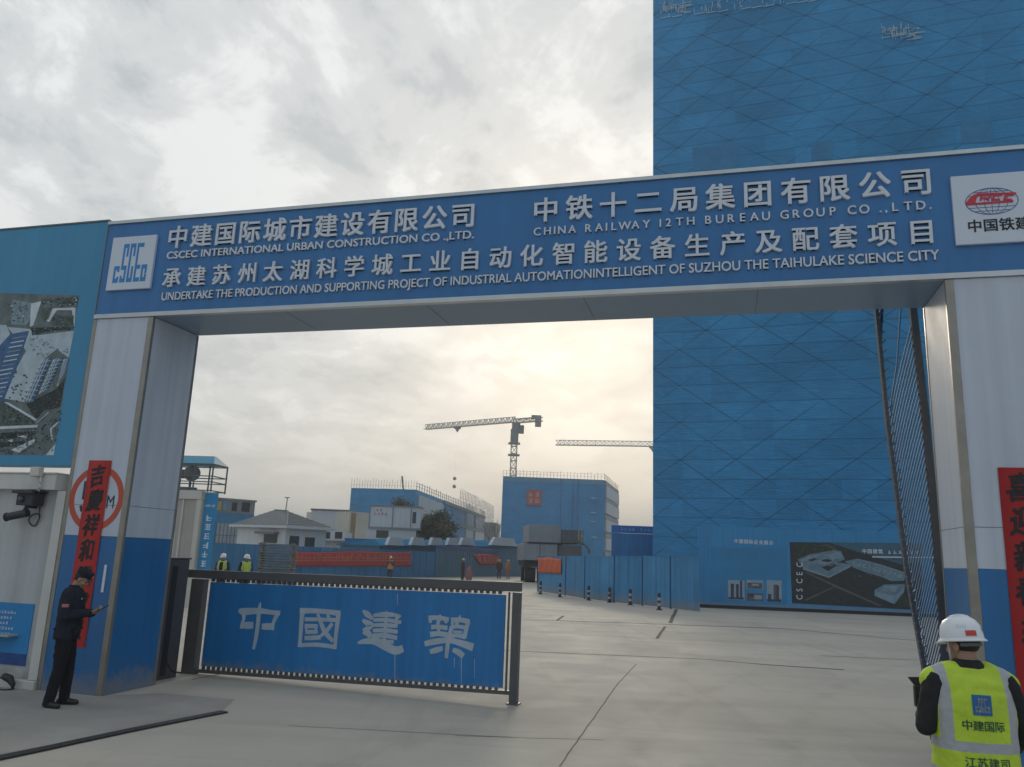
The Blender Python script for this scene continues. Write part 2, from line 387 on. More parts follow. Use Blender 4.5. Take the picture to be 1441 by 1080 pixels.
def strip(mb, u0, v0, u1, v1, w0, w1=None, z=.004, n=10, wob=.012):
    a, b = gnd(u0, v0), gnd(u1, v1); d = (b - a).normalized(); q = Vector((-d.y, d.x, 0)); w1 = w0 if w1 is None else w1
    L = []; Rr = []
    for i in range(n + 1):
        k = i / n; w = w0 + (w1 - w0) * k; p = a.lerp(b, k) + q * random.uniform(-wob, wob)
        L.append((p.x + q.x * w / 2, p.y + q.y * w / 2, z)); Rr.append((p.x - q.x * w / 2, p.y - q.y * w / 2, z))
    mb.add(L + Rr, [(i, i + 1, n + 2 + i, n + 1 + i) for i in range(n)])
strip(jt, 560, 906, 735, 917, .03, .04); strip(jt, 735, 917, 990, 928, .045, .045); strip(jt, 990, 928, 1080, 936, .03, .09); strip(jt, 1080, 936, 1188, 943, .10, .10, wob=.004)
strip(jt, 735, 873, 782, 873.5, .05); strip(jt, 782, 873.5, 1100, 885, .15, .12); strip(jt, 1100, 885, 1290, 902, .12, .06)
strip(jt, 784, 873, 793, 867, .10); strip(jt, 943, 877, 952, 858, .14); strip(jt, 924, 899, 936, 882, .09)
jl = MB(); strip(jl, 895, 935, 870, 962, .012, wob=.003); strip(jl, 870, 962, 787, 1079, .014, .012, n=40, wob=.006); strip(jl, 780, 1090, 700, 1250, .014)
tag(jl.build('expansion_joints', M('joint_crack', (.13, .125, .115), .9)), kind='structure')
strip(jt, 1155, 923, 1300, 930, .04, .03); strip(jt, 405, 1022, 720, 1038, .012); strip(jt, 640, 1036, 850, 1042, .012); strip(jt, 270, 957, 330, 945, .03)
tag(jt.build('expansion_joints', m_joint), kind='structure')
m_apron = M('apron_concrete', (.31, .29, .26), .75, .22, .9, .3)
ap = MB()
pa = [gnd(-60, 1079), gnd(0, 1063), gnd(150, 1033), gnd(312, 1001), gnd(330, 985), gnd(225, 976)]
poly = [(p.x, p.y, .004) for p in pa] + [(-5.6, 11.63, .004), (-12, 13.4, .004), (-14, 9, .004)]
ap.add(poly, [tuple(range(len(poly)))])
tag(ap.build('pavement', m_apron), kind='structure')

# the black rubber strip lying on the ground
m_rubber = M('rubber', (.018, .018, .02), .55, .2)
rb = MB()
pts = [gnd(-40, 1077), gnd(60, 1056), gnd(110, 1045), gnd(190, 1028), gnd(260, 1014), gnd(316, 1003)]
for a, b in zip(pts, pts[1:]): rb.bar((a.x, a.y, .013), (b.x, b.y, .013), .13, .018)
tag(rb.build('cable_cover', m_rubber, bevel=.006), 'black rubber strip lying across the concrete in front of the guard', 'cable cover')

# ================================================================== ENTRANCE GATE
GYAW = -0.26562
GO = (-5.4936, 11.6743, 0)
GP = Plane(GO, GYAW)
WL, DP, ZB, ZT, WO, ZL = 1.076, 1.0985, 5.463, 7.078, 10.90, 2.159
m_sign = M('sign_blue', (.036, .168, .40), .36, .09, .8, .25, streak=.09, fine=1.1, bdist=.03)
m_white = M('white_panel', (.51, .555, .63), .46, .07, .7, .35, streak=.09, fine=1.4, bdist=.03)
m_blue = M('blue_panel', (.020, .14, .35), .34, .10, .8, streak=.09, splash=.55)
m_silver = M('silver_trim', (.52, .52, .51), .30, .1, 3, metal=.85)
m_ptrim = M('pillar_trim', (.30, .275, .235), .35, .2, 3, metal=.6)
m_seam = M('seam', (.12, .125, .13), .7)
m_letter = M('white_letter', (.64, .67, .73), .35, .04)
m_board = M('white_board', (.62, .66, .75), .35, .03)
m_soffit = M('soffit', (.18, .27, .39), .35, .08, 1.0)
gate = empty('entrance_gate', GO, GYAW, 'tall blue and white site entrance gate carrying two rows of raised white lettering', 'gate')
hd = MB(); hd.box(-WL, WO + WL, 0, DP, ZB + .02, ZT - .03)
head = hd.build('header_panel', m_sign, gate, bevel=.006)
sf = MB(); sf.box(-WL, WO + WL, .012, DP - .002, ZB, ZB + .018)
for x in (1.9, 3.9, 5.9, 7.9, 9.6): pass
sf.build('soffit', m_soffit, head)
tr = MB(); tr.box(-WL - .004, WO + WL + .004, -.025, .06, ZB - .004, ZB + .065); tr.box(-WL - .004, WO + WL + .004, -.03, DP + .03, ZT - .055, ZT)
tr.build('edge_trim', m_silver, head, bevel=.004)
for x in (2.2, 4.4, 6.6, 8.8): se = MB(); se.box(x, x + .006, .02, DP - .02, ZB - .003, ZB + .001); se.build('soffit_joint', m_seam, head)
def lettering(fn):
    mb = MB(); fn(mb); mb.build('lettering', m_letter, head)
Y0, Y1 = -.035, .001
lettering(lambda mb: put_chars(mb, '中建国际城市建设有限公司', spread(.27, 4.90, 12, 6.70), .385, Y0, Y1, .030, 1.0))
lettering(lambda mb: put_chars(mb, '中铁十二局集团有限公司', spread(6.08, 10.66, 11, 6.69), .37, Y0, Y1, .030, 1.02))
lettering(lambda mb: put_chars(mb, '承建苏州太湖科学城工业自动化智能设备生产及配套项目', spread(.26, 10.68, 25, 6.045), .33, Y0, Y1, .026, 1.0))
lettering(lambda mb: (put_line(mb, 'CSCEC INTERNATIONAL URBAN CONSTRUCTION CO .,LTD.', .112, 5.07, 6.37, 6.485, -.028, Y1, .022)))
def china(mb):
    s = 'CHINA RAILWAY 12TH BUREAU GROUP CO .,LTD.'; n = len(s)
    adv = [(.55 if c == ' ' else .45 if c in '.,1' else .4 if c == 'I' else 1.0) for c in s]; tot = sum(adv); x = 5.90; k = (10.83 - 5.90) / tot
    for c, a in zip(s, adv):
        if c != ' ':
            vs, fs = glyph(c, 0.0, .1); l = min(v[0] for v in vs); r = max(v[0] for v in vs); xc = x + a * k / 2
            for dx, dz, e in ((0, 0, 0), (-.014, 0, .0004), (.014, 0, .0008), (0, .01, .0012)): mb.add(vs, fs, lambda v: (xc + (v[0] + dx - (l + r) / 2) * .155, (Y1 if v[2] > 0 else -.028 - e), 6.345 + (v[1] + dz) * .16))
        x += a * k
lettering(china)
lettering(lambda mb: put_line(mb, 'UNDERTAKE THE PRODUCTION AND SUPPORTING PROJECT OF INDUSTRIAL AUTOMATIONINTELLIGENT OF SUZHOU THE TAIHULAKE SCIENCE CITY', .12, 10.85, 5.70, 5.825, -.028, Y1, .016))

def cube_logo(mb, x0, z0, w, h, y0, y1):
    """five block letters under three tall arches"""
    def r(a, b, c, d): mb.box(x0 + a * w, x0 + b * w, y0, y1, z0 + c * h, z0 + d * h)
    L = .042; B = .075
    def lower(x, left=True, rl=None):
        r(x + (L if left else 0), x + .125, .14, .14 + B, )
    # C
    x = .12; r(x, x + L, .14, .45); r(x + L, x + .125, .14, .14 + B); r(x + L, x + .125, .45 - B, .45); r(x + .125 - L, x + .125, .14 + B, .14 + B + .035); r(x + .125 - L, x + .125, .45 - B - .035, .45 - B)
    # S with its arch
    x = .28; r(x, x + .125, .45 - B, .45); r(x + .125 - L, x + .125, .14 + B, .45 - B); r(x, x + .125, .14, .14 + B); r(x, x + L, .14 + B, .14 + B + .05)
    r(x, x + L, .45, .86 - B); r(x, x + .125, .86 - B, .86); r(x + .125 - L, x + .125, .62, .86 - B)
    # C with its arch
    x = .44; r(x, x + L, .14 + B, .86 - B); r(x, x + .125, .14, .14 + B); r(x, x + .125, .86 - B, .86); r(x + .125 - L, x + .125, .14 + B, .43); r(x + .125 - L, x + .125, .62, .86 - B)
    # E with its arm
    x = .60; r(x, x + L, .14 + B, .86 - B); r(x, x + .135, .14, .14 + B); r(x, x + .15, .86 - B, .86); r(x + L, x + .125, .45 - B, .45)
    # C
    x = .76; r(x, x + L, .14, .45); r(x + L, x + .125, .14, .14 + B); r(x + L, x + .125, .45 - B, .45); r(x + .125 - L, x + .125, .14 + B, .14 + B + .06); r(x + .125 - L, x + .125, .45 - B - .09, .45 - B)
m_logo = M('logo_blue', (.02, .22, .52), .4, .05)
m_red = M('logo_red', (.55, .03, .05), .45, .08)
m_ink = M('ink', (.012, .012, .014), .6, .2)
m_navy = M('globe_line', (.05, .11, .28), .5, .05)
bd = MB(); bd.box(-.915, -.11, -.045, .001, 5.905, 6.78)
lb = bd.build('logo_board', m_board, gate, bevel=.004)
lg = MB(); cube_logo(lg, -.905, 5.90, .79, .88, -.049, -.044); lg.build('logo', m_logo, lb)
bd = MB(); bd.box(11.035, 11.90, -.045, .001, 5.86, 6.73)
lb = bd.build('logo_board', m_board, gate, bevel=.004)
cx, cz, rx, rz = 11.445, 6.38, .275, .165
gl_ = MB()
def arc(mb, pts, w): mb.brush(pts, [w] * len(pts), -.049, -.044)
E_ = [(cx + rx * math.cos(t), cz + rz * math.sin(t)) for t in [2 * math.pi * i / 40 for i in range(41)]]
arc(gl_, E_, .008)
for k in (-.62, -.28, .28, .62):
    arc(gl_, [(cx + rx * k * math.cos(t), cz + rz * math.sin(t)) for t in [-math.pi / 2 + math.pi * i / 20 for i in range(21)]], .005)
arc(gl_, [(cx, cz - rz), (cx, cz + rz)], .005)
for k in (-.72, -.45, .45, .72):
    q = rx * math.sqrt(1 - k * k); arc(gl_, [(cx - q, cz + rz * k), (cx + q, cz + rz * k)], .005)
gl_.build('globe', m_navy, lb)
rd = MB()
def q(px_, py_): return GP.sz(1320 + px_ / 8.306, 230 + py_ / 8.306)
def bs(pts, w): rd.brush([q(*p) for p in pts], [w * .00092] * len(pts), -.054, -.048)
rd.prism([q(*p) for p in [(305, 495), (345, 440), (400, 392), (470, 372), (480, 398), (440, 420), (415, 500), (340, 516)]], -.054, -.048)
bs([(440, 384), (895, 372)], 24); bs([(330, 503), (862, 464)], 26)
for x in (500, 640, 775):
    bs([(x, 395), (x - 18, 458)], 26); bs([(x, 398), (x + 95, 392)], 24)
    if x == 500: bs([(x + 90, 395), (x + 80, 425), (x, 432)], 22); bs([(x + 40, 430), (x + 80, 460)], 24)
    else: bs([(x - 14, 450), (x + 70, 446)], 24)
rd.build('emblem_letters', m_red, lb)
cn = MB(); put_chars(cn, '中国铁建', spread(11.245, 11.745, 4, 6.075), .165, -.049, -.044, .03, 1.0); cn.build('lettering', m_ink, lb)
m_steel = M('brown_steel', (.16, .15, .13), .45, .15, 3, metal=.3)
for x0, x1, inner in ((-WL, 0, 0), (WO, WO + WL, WO)):
    mb = MB(); mb.box(x0, x1, 0, DP, ZL, ZB - .006); pl = mb.build('pillar', m_white, gate, bevel=.004)
    mb = MB(); mb.box(x0, x1, 0, DP, 0, ZL - .003); mb.build('lower_cladding', m_blue, pl, bevel=.004)
    mb = MB()
    if x0 < 0:
        mb.box(-.085, .006, -.008, .002, 0.0, ZB - .01); mb.box(-.002, .008, .002, .045, 0, ZB - .01)
        mb.box(x0 - .012, x0 + .05, -.008, .002, 0, ZB - .01); mb.box(-.002, .007, DP - .05, DP + .005, 0, ZB - .01)
    else:
        mb.box(x0 - .006, x0 + .085, -.008, .002, 0, ZB - .01); mb.box(x0 - .008, x0 + .002, .002, .045, 0, ZB - .01)
        mb.box(x0 - .007, x0 + .002, DP - .04, DP + .005, 0, ZB - .01)
    mb.build('corner_trim', m_ptrim, pl, bevel=.003)
    mb = MB(); mb.box(x0 + .09 if x0 > 0 else x0 + .05, x1 - (.09 if x0 < 0 else 0), -.0015, .001, 2.60, 2.607)
    mb.box(inner - .0015, inner + .0015, .05, DP - .05, 2.60, 2.607); mb.build('panel_joint', m_seam, pl)
    if x0 < 0:
        # red ring emblem painted on the white cladding
        mb = MB(); c0, c1 = -.555, 2.70; n = 56; ro, ri = .475, .385
        vs = []; 
        for r_ in (ro, ri):
            for yy in (-.004, .001):
                vs += [(c0 + r_ * math.cos(2 * math.pi * i / n), yy, c1 + r_ * math.sin(2 * math.pi * i / n)) for i in range(n)]
        fs = []
        for i in range(n):
            j = (i + 1) % n
            fs += [(i, j, 2 * n + j, 2 * n + i), (i, n + i, n + j, j), (2 * n + i, 2 * n + j, 3 * n + j, 3 * n + i)]
        mb.add(vs, fs); em = mb.build('ring_emblem', M('ring_red', (.50, .075, .04), .45, .1), pl)
        mb = MB(); m_ei = M('emblem_ink', (.03, .035, .06), .5); put_line(mb, 'B', -.80, -.58, 2.68, 2.95, -.004, .001, .02); mb.build('emblem_letter', m_ei, em)
        mb = MB(); put_line(mb, 'M', -.36, -.235, 2.56, 2.75, -.004, .001, .0); mb.build('emblem_letter', m_ei, em)
        mb = MB(); mb.prism([(-.83, 2.58), (-.79, 2.60), (-.76, 2.50), (-.80, 2.50)], -.004, .001); mb.build('emblem_letter', m_ei, em)
        mb = MB(); mb.box(-.235, -.195, -.012, -.0005, 1.38, 1.76); mb.build('label_strip', m_letter, pl)

# ------------------------------------------------------------------ red paper couplets
m_paper = M('red_paper', (.50, .03, .026), .7, .12, 3, .15, fine=12)
m_paper2 = M('red_paper_deep', (.37, .012, .014), .7, .12, 3, .15, fine=12)
def couplet(x0, x1, z0, z1, chars, label, mat, ystep, zfirst):
    root = empty('paper_couplet', GP.o + GP.t * ((x0 + x1) / 2) + Vector((0, 0, z0)), GYAW, label, 'banner', 'red paper couplets on the gate pillars')
    w = (x1 - x0) / 2; n = 14; mb = MB(); vs = []
    for i in range(n + 1):
        for s_ in (-1, 1):
            for yy in (-.012, -.010): vs.append((s_ * w, yy + .004 * math.sin(i * 1.3 + s_), (z1 - z0) * i / n))
    fs = []
    for i in range(n):
        a = 4 * i; fs += [(a, a + 2, a + 6, a + 4), (a + 1, a + 5, a + 7, a + 3), (a, a + 4, a + 5, a + 1), (a + 2, a + 3, a + 7, a + 6)]
    mb.add(vs, fs); mb.build('paper', mat, root, smooth=True)
    mb = MB(); put_chars(mb, chars, [(random.uniform(-.01, .01), zfirst - z0 - ystep * i) for i in range(len(chars))], .33, -.0185, -.0165, .046, .80, .12, .028)
    mb.build('brush_lettering', m_ink, root)
couplet(-.765, -.372, .615, 3.255, '吉慶祥和歲歲安', 'bright red paper couplet hung over the ring emblem behind the guard', m_paper, .362, 3.02)
couplet(11.262, 11.66, .60, 3.255, '喜迎新春步步高', 'deep red paper couplet hung on the pillar beyond the worker in the yellow vest', m_paper2, .362, 3.03)

# ------------------------------------------------------------------ billboard over the booth
m_teal = M('billboard_teal', (.045, .25, .43), .42, .10, .6, streak=.05)
bb = empty('billboard', GP.o + GP.t * -3.6 + Vector((0, 0, 3.17)), GYAW, 'large teal blue billboard with an aerial picture of tower blocks above the booth', 'billboard')
mb = MB(); mb.box(-2.6, 2.505, .01, .30, 0, 3.93); mb.build('panel', m_teal, bb, bevel=.005)
mb = MB(); mb.box(-2.6, 2.51, -.004, .31, 3.93, 3.955); mb.box(2.507, 2.522, -.004, .31, 0, 3.93); mb.build('edge_trim', m_steel, bb)
m_pr = [M('print_dark', (.12, .15, .15), .5, .55, 6), M('print_pale', (.42, .50, .55), .5, .25, 5), M('print_navy', (.04, .12, .26), .5, .4, 8), M('print_grey', (.20, .28, .32), .5, .3, 9), M('print_light', (.55, .62, .66), .5, .2, 6), M('print_green', (.075, .10, .085), .6, .6, 9), M('print_black', (.028, .034, .036), .6, .6, 8)]
pr = MB()
def qb(px_, py_):
    s, z = GP.sz(px_ / 4.154, 400 + py_ / 4.154); return (s + 3.6, z - 3.17)
def pp(poly, m, d):
    pr.cur = m; pr.prism([qb(*p) for p in poly], .0115 - .0016 * d, .0125)
pp([(-900, 20), (460, 66), (312, 1000), (-900, 1000)], 0, 1)
pp([(40, 250), (170, 262), (210, 300), (430, 272), (400, 430), (330, 380), (250, 440), (140, 690), (20, 668), (100, 480), (150, 390)], 1, 2)
pp([(-500, 200), (35, 240), (60, 300), (0, 440), (-500, 500)], 1, 2)
pp([(70, 90), (180, 110), (175, 200), (150, 240), (60, 235)], 3, 2)
pp([(180, 112), (240, 100), (192, 240), (172, 250)], 4, 3)
pp([(300, 142), (440, 136), (432, 250), (418, 152), (330, 152), (285, 222), (272, 215)], 4, 3)
pp([(240, 142), (308, 134), (285, 205), (250, 212)], 5, 3); pp([(322, 185), (428, 182), (428, 236), (300, 240)], 5, 4); pp([(240, 85), (455, 75), (450, 125), (240, 100)], 5, 2)
pp([(180, 255), (420, 248), (410, 262), (260, 280), (185, 300)], 6, 3)
pp([(58, 292), (168, 272), (100, 480), (15, 690), (-120, 690), (-60, 420)], 2, 3)
for i in range(14):
    y = 300 + i * 27; x = 150 - i * 10.5; pp([(x - 78, y + 14), (x, y), (x - 3, y + 7), (x - 80, y + 20)], 4 if i % 3 else 3, 4)
for i in range(7):
    x = -400 + i * 50; pp([(x, 300), (x + 26, 290), (x - 10, 690), (x - 40, 690)], (2, 3, 4)[i % 3], 3)
for a, b, c, d in (((245, 440), (302, 430), (190, 692), (135, 682)), ((310, 440), (366, 430), (272, 622), (225, 642)), ((370, 440), (402, 430), (378, 520), (330, 596))):
    pp([a, b, c, d], 3, 4); pp([a, (a[0] + 8, a[1]), (d[0] + 8, d[1]), d], 4, 5); pp([(b[0] - 22, b[1]), b, c, (c[0] - 22, c[1])], 2, 5)
pp([(150, 700), (330, 610), (380, 540), (345, 720), (250, 740), (205, 790)], 6, 3)
pp([(-300, 690), (40, 680), (190, 790), (215, 850), (-300, 845)], 5, 2)
pp([(20, 690), (45, 690), (215, 790), (205, 800)], 4, 3); pp([(-300, 845), (220, 822), (215, 838), (-300, 862)], 4, 3)
for i in range(9):
    x = 305 - i * 8; pp([(205 + i * 8, 815 - i * 7), (213 + i * 8, 812 - i * 7), (222 + i * 8, 805 - i * 7), (214 + i * 8, 806 - i * 7)], 4, 4)
pp([(335, 805), (345, 805), (300, 850), (306, 910), (296, 905), (290, 845)], 4, 3)
for a in ([(-200, 880), (210, 860), (190, 895), (-200, 915)], [(-200, 940), (150, 915), (120, 945), (-200, 968)]): pp(a, 6, 3)
for a in ([(40, 915), (75, 905), (70, 925)], [(60, 970), (200, 905), (205, 920), (110, 985)], [(100, 890), (160, 880), (150, 900)], [(265, 1000), (322, 935), (312, 1000)]): pp(a, 4, 4)
for i in range(26): 
    x, y = random.uniform(30, 150), random.uniform(500, 680); pp([(x, y), (x + 14, y + 2), (x + 8, y + 12)], 5, 5)
for i in range(60):
    x, y = random.uniform(-100, 200), random.uniform(870, 990); w = random.uniform(6, 16); pp([(x, y), (x + w, y + 1), (x + w * .6, y + w * .7)], random.choice((5, 6, 3, 0)), 6)
rp = random.Random(77)
def inside(p, poly):
    c = False
    for (x0, y0), (x1, y1) in zip(poly, poly[1:] + poly[:1]):
        if (y0 > p[1]) != (y1 > p[1]) and p[0] < (x1 - x0) * (p[1] - y0) / (y1 - y0) + x0: c = not c
    return c
def scatter(poly, n, ms, w0, w1, d, slope):
    xs = [p[0] for p in poly]; ys = [p[1] for p in poly]; k = 0
    while k < n:
        p = (rp.uniform(min(xs), max(xs)), rp.uniform(min(ys), max(ys)))
        if not inside(p, poly): continue
        k += 1; w = rp.uniform(w0, w1); hh = w * rp.uniform(.3, .8); pp([p, (p[0] + w, p[1] - w * slope), (p[0] + w - hh * .3, p[1] - w * slope + hh), (p[0] - hh * .3, p[1] + hh)], rp.choice(ms), d)
scatter([(150, 700), (330, 610), (380, 540), (345, 720), (250, 740), (205, 790)], 70, (3, 0, 6, 0), 3, 9, 6, .4)
scatter([(230, 830), (360, 720), (325, 930), (300, 995), (220, 995)], 110, (3, 0, 6, 3), 3, 9, 6, .5)
scatter([(20, 690), (190, 790), (205, 820), (10, 815)], 80, (5, 6, 0, 3), 4, 11, 6, .0)
scatter([(60, 100), (170, 112), (160, 235), (60, 230)], 50, (3, 1, 5, 0), 4, 12, 6, .1); scatter([(240, 85), (455, 75), (450, 130), (240, 125)], 60, (5, 6, 3, 1), 4, 12, 6, .0); scatter([(300, 190), (428, 185), (428, 238), (300, 240)], 50, (5, 6, 6, 3), 4, 10, 6, .1)
scatter([(160, 300), (215, 300), (330, 370), (400, 380), (395, 425), (330, 380), (250, 430), (190, 400)], 50, (3, 1, 3), 4, 12, 6, .2); scatter([(180, 258), (420, 248), (410, 264), (190, 290)], 40, (5, 6, 3), 4, 12, 6, .0)
scatter([(-100, 860), (210, 845), (205, 990), (-100, 990)], 130, (5, 6, 0, 0, 3), 4, 12, 7, .0)
for a, b, c, d in (((245, 440), (302, 430), (190, 692), (135, 682)), ((310, 440), (366, 430), (272, 622), (225, 642)), ((370, 440), (402, 430), (378, 520), (330, 596))):
    for i in range(1, 18):
        t = i / 18; l = (a[0] + (d[0] - a[0]) * t, a[1] + (d[1] - a[1]) * t); r_ = (b[0] + (c[0] - b[0]) * t, b[1] + (c[1] - b[1]) * t); pp([l, r_, (r_[0] - 1, r_[1] + 4), (l[0] - 1, l[1] + 4)], 1 if i % 2 else 2, 7)
    for k in (.3, .6): pp([(a[0] + (b[0] - a[0]) * k, a[1] + (b[1] - a[1]) * k), (a[0] + (b[0] - a[0]) * (k + .1), a[1] + (b[1] - a[1]) * (k + .1)), (d[0] + (c[0] - d[0]) * (k + .1), d[1] + (c[1] - d[1]) * (k + .1)), (d[0] + (c[0] - d[0]) * k, d[1] + (c[1] - d[1]) * k)], 1, 8)
pr.build('printed_picture', m_pr, bb)

# ------------------------------------------------------------------ guard booth
m_booth = M('booth_wall', (.47, .47, .47), .55, .10, .8, .05, streak=.14, splash=.6)
m_booth2 = M('booth_trim', (.60, .58, .54), .5, .08, 1.2, streak=.08)
bo = empty('guard_booth', GP.o + GP.t * -3.0, GYAW, 'pale grey guard booth with a deep cornice under the billboard', 'booth')
mb = MB(); mb.box(-2.6, 1.74, .03, 2.2, .12, 2.80); mb.build('wall', m_booth, bo)
mb = MB(); mb.box(-2.7, 1.77, -.10, 2.3, 2.80, 3.035); mb.box(-2.7, 1.77, -.12, 2.3, 3.035, 3.06); mb.build('cornice', m_booth2, bo, bevel=.01)
mb = MB(); mb.box(1.745, 1.90, -.015, 2.2, .125, 2.795); mb.build('corner_post', m_booth2, bo, bevel=.006)
mb = MB(); mb.box(-2.65, 1.905, -.06, 2.2, 0.0, .12); mb.build('plinth', m_booth2, bo, bevel=.01)
m_poster = M('poster_blue', (.012, .22, .52), .4, .18, 1.2)
mb = MB(); mb.box(-1.2, 1.625, .018, .031, .30, 1.155); po = mb.build('notice_board', m_poster, bo)
mb = MB(); mb.box(-1.2, 1.625, .014, .019, .30, .46); mb.build('printed_band', M('poster_navy', (.015, .07, .26), .45, .4, 4), po)
mb = MB(); rnd = random.Random(3)
for k in range(5):
    x = -.9
    while x < 1.32 - (k % 3) * .04:
        pseudo(mb, x, 1.02 - k * .075, .045, .012, .019, rnd); x += .055
mb.build('notice_lines', m_letter, po)
mb = MB(); mb.box(-1.4, 1.43, -.16, .031, .695, .725); mb.build('shelf', M('shelf_grey', (.33, .38, .38), .5, .1), bo, bevel=.004)

# cameras on the booth wall
m_dk = M('camera_dark', (.03, .032, .04), .45, .15)
def gpt(x, y, z): return GP.o + GP.t * x + GP.n * y + Vector((0, 0, z))
ca = empty('box_camera', gpt(-1.62, .03, 2.66), GYAW, 'dark boxy camera with a sun hood fixed just under the booth cornice', 'camera')
mb = MB(); mb.box(-.12, .17, -.28, -.06, -.10, .09); mb.build('camera_body', m_dk, ca, bevel=.012)
mb = MB(); mb.box(-.15, .19, -.33, -.04, .095, .12); mb.box(-.16, .20, -.34, -.30, .07, .118); mb.build('hood', m_dk, ca, bevel=.005)
mb = MB(); mb.bar((.02, -.06, 0), (.02, .0, 0), .08, .08); mb.build('bracket', m_dk, ca)
mb = MB(); mb.lathe([(.045, 0), (.05, .01), (.035, .03)], 14); 
for i, v in enumerate(mb.v): mb.v[i] = (v[0] - .02, -.281 - v[2], v[1] - .01)
mb.build('lens', M('lens_glass', (.06, .06, .08), .08, .0), ca, smooth=True)
ca = empty('bullet_camera', gpt(-1.68, .03, 2.42), GYAW, 'dark bullet camera aimed along the wall below the boxy camera, with a looped cable', 'camera')
mb = MB(); mb.tube((-.26, -.20, -.035), (.06, -.15, .035), .058, 14); mb.tube((-.275, -.203, -.038), (-.255, -.199, -.034), .066, 14); mb.build('camera_body', m_dk, ca)
mb = MB(); mb.bar((0, -.16, .05), (.03, -.14, .15), .05, .05); mb.bar((.03, -.14, .14), (.03, 0, .14), .06, .06); mb.build('bracket', m_dk, ca)
mb = MB(); mb.path([(.10 + .085 * math.cos(t) + .02 * math.sin(2 * t), -.05 - .03 * math.sin(t), -.06 + .09 * math.sin(t + .5)) for t in [2 * math.pi * i / 18 for i in range(19)]], .011, 6)
mb.path([(.16, -.04, .0), (.13, -.02, .12), (.10, -.01, .28)], .008); mb.build('cable', m_dk, ca)
ca = empty('junction_box', gpt(-1.52, -.12, 3.0), GYAW, 'small white junction box with a hanging conduit on the booth cornice', 'junction box')
mb = MB(); mb.box(-.09, .07, -.10, .0, -.01, .13); mb.build('box_body', m_booth2, ca, bevel=.012)
mb = MB(); mb.path([(.05, -.03, 0), (.06, -.02, -.12), (.04, -.015, -.20), (.055, .0, -.30)], .016); mb.build('conduit', m_booth2, ca, smooth=True)
ca = empty('cable_plug', gpt(-1.45, -.16, .13), GYAW, 'black cable with a chunky plug end lying over the booth plinth', 'cable')
mb = MB(); mb.chain([(-.06, .0, .04), (.04, -.01, .02), (.12, -.02, -.05)], [.05, .055, .035]); mb.chain([(.12, -.02, -.05), (.13, -.02, -.10)], [.03, .02]); voxel(mb, 'plug', m_rubber, ca, .012, 2)
mb = MB(); mb.path([(-.05, 0, .03), (-.2, -.03, .01), (-.32, -.04, .0), (-.36, -.045, -.1), (-.5, -.07, -.12), (-1.4, -.1, -.12)], .012); mb.path([(.13, -.02, -.11), (.05, -.08, -.12), (-.4, -.09, -.12)], .009); mb.build('cable', m_rubber, ca, smooth=True)

# ================================================================== operator cabinet and low swing gate
m_cab = M('cabinet_grey', (.072, .072, .078), .45, .14, 1.4, .04)
cb_ = empty('operator_cabinet', (-5.62, 13.35, 0), GYAW, 'dark grey steel cabinet housing the gate drive beside the blue pillar', 'cabinet')
mb = MB(); mb.box(-.30, .34, -.32, .30, 0.0, 1.845); bdy = mb.build('cabinet_body', m_cab, cb_, bevel=.01)
mb = MB(); mb.box(-.32, .36, -.34, .32, 1.845, 1.875); mb.build('lid', m_cab, cb_, bevel=.006)
mb = MB(); mb.box(-.20, .15, -.327, -.319, .25, 1.6); mb.build('door', m_cab, cb_, bevel=.003)
mb = MB(); mb.box(.19, .25, -.325, -.318, .1, 1.72); mb.box(.338, .343, -.12, .02, .06, 1.74); mb.build('slot', m_rubber, cb_)
mb = MB(); mb.path([(.36, -.05, .42), (.42, -.08, .26), (.52, -.06, .14), (.66, .0, .12)], .012); mb.build('cable', m_rubber, cb_, smooth=True)
SA = Vector((-5.13, 13.97, 0)); SYAW = math.atan2(-1.70, 5.388); SPn = Plane(SA, SYAW)
m_frame = M('gate_frame', (.10, .098, .10), .42, .2, 2.5, .05)
m_gpan = M('gate_panel_blue', (.018, .185, .46), .42, .12, .7, .5, streak=.13, fine=1.6, bdist=.03, splash=.45)
sg = empty('low_swing_gate', SA, SYAW, 'low swing gate with a blue panel of four white clerical characters in a dark frame', 'gate')
mb = MB(); mb.bar((-.62, 0, 1.603), (5.65, 0, 1.655), .11, .135); mb.build('top_rail', m_frame, sg, bevel=.006)
mb = MB(); mb.bar((-.05, 0, .05), (5.53, 0, .155), .08, .055); mb.build('bottom_rail', m_frame, sg, bevel=.004)
mb = MB(); mb.box(5.53, 5.65, -.054, .054, 0.0, 1.572); mb.box(5.50, 5.68, -.08, .08, 0, .02); mb.build('post', m_frame, sg, bevel=.005)
mb = MB(); mb.box(-.16, .085, -.07, .07, .0, 1.52); mb.build('post', m_frame, sg, bevel=.005)
mb = MB(); mb.box(5.455, 5.478, -.02, .02, .18, 1.572); mb.build('upright', m_frame, sg)
pn = MB(); pn.prism([(.185, .135), (5.415, .212), (5.415, 1.532), (.185, 1.482)], -.02, .02); panel = pn.build('panel', m_gpan, sg, bevel=.003)
def comb(z_in, z_out, sgn, k_in, k_out, w):
    pts = [(.19, z_out + .19 * k_out)]; pts2 = []
    n = 53
    for i in range(n):
        x = .2 + i * .098; zi = z_in + x * k_in; zo = z_out + x * k_out; t = zo - (zo - zi) * .18
        pts2 += [(x, t), (x, zi), (x + w, zi), (x + w, t)]
    pts = [(.19, z_out + .19 * k_out), (5.41, z_out + 5.41 * k_out)] + pts2[::-1]
    mb = MB(); mb.prism(pts if sgn > 0 else pts[::-1], -.018, .018); return mb.build('spacer_strip', m_frame, sg)
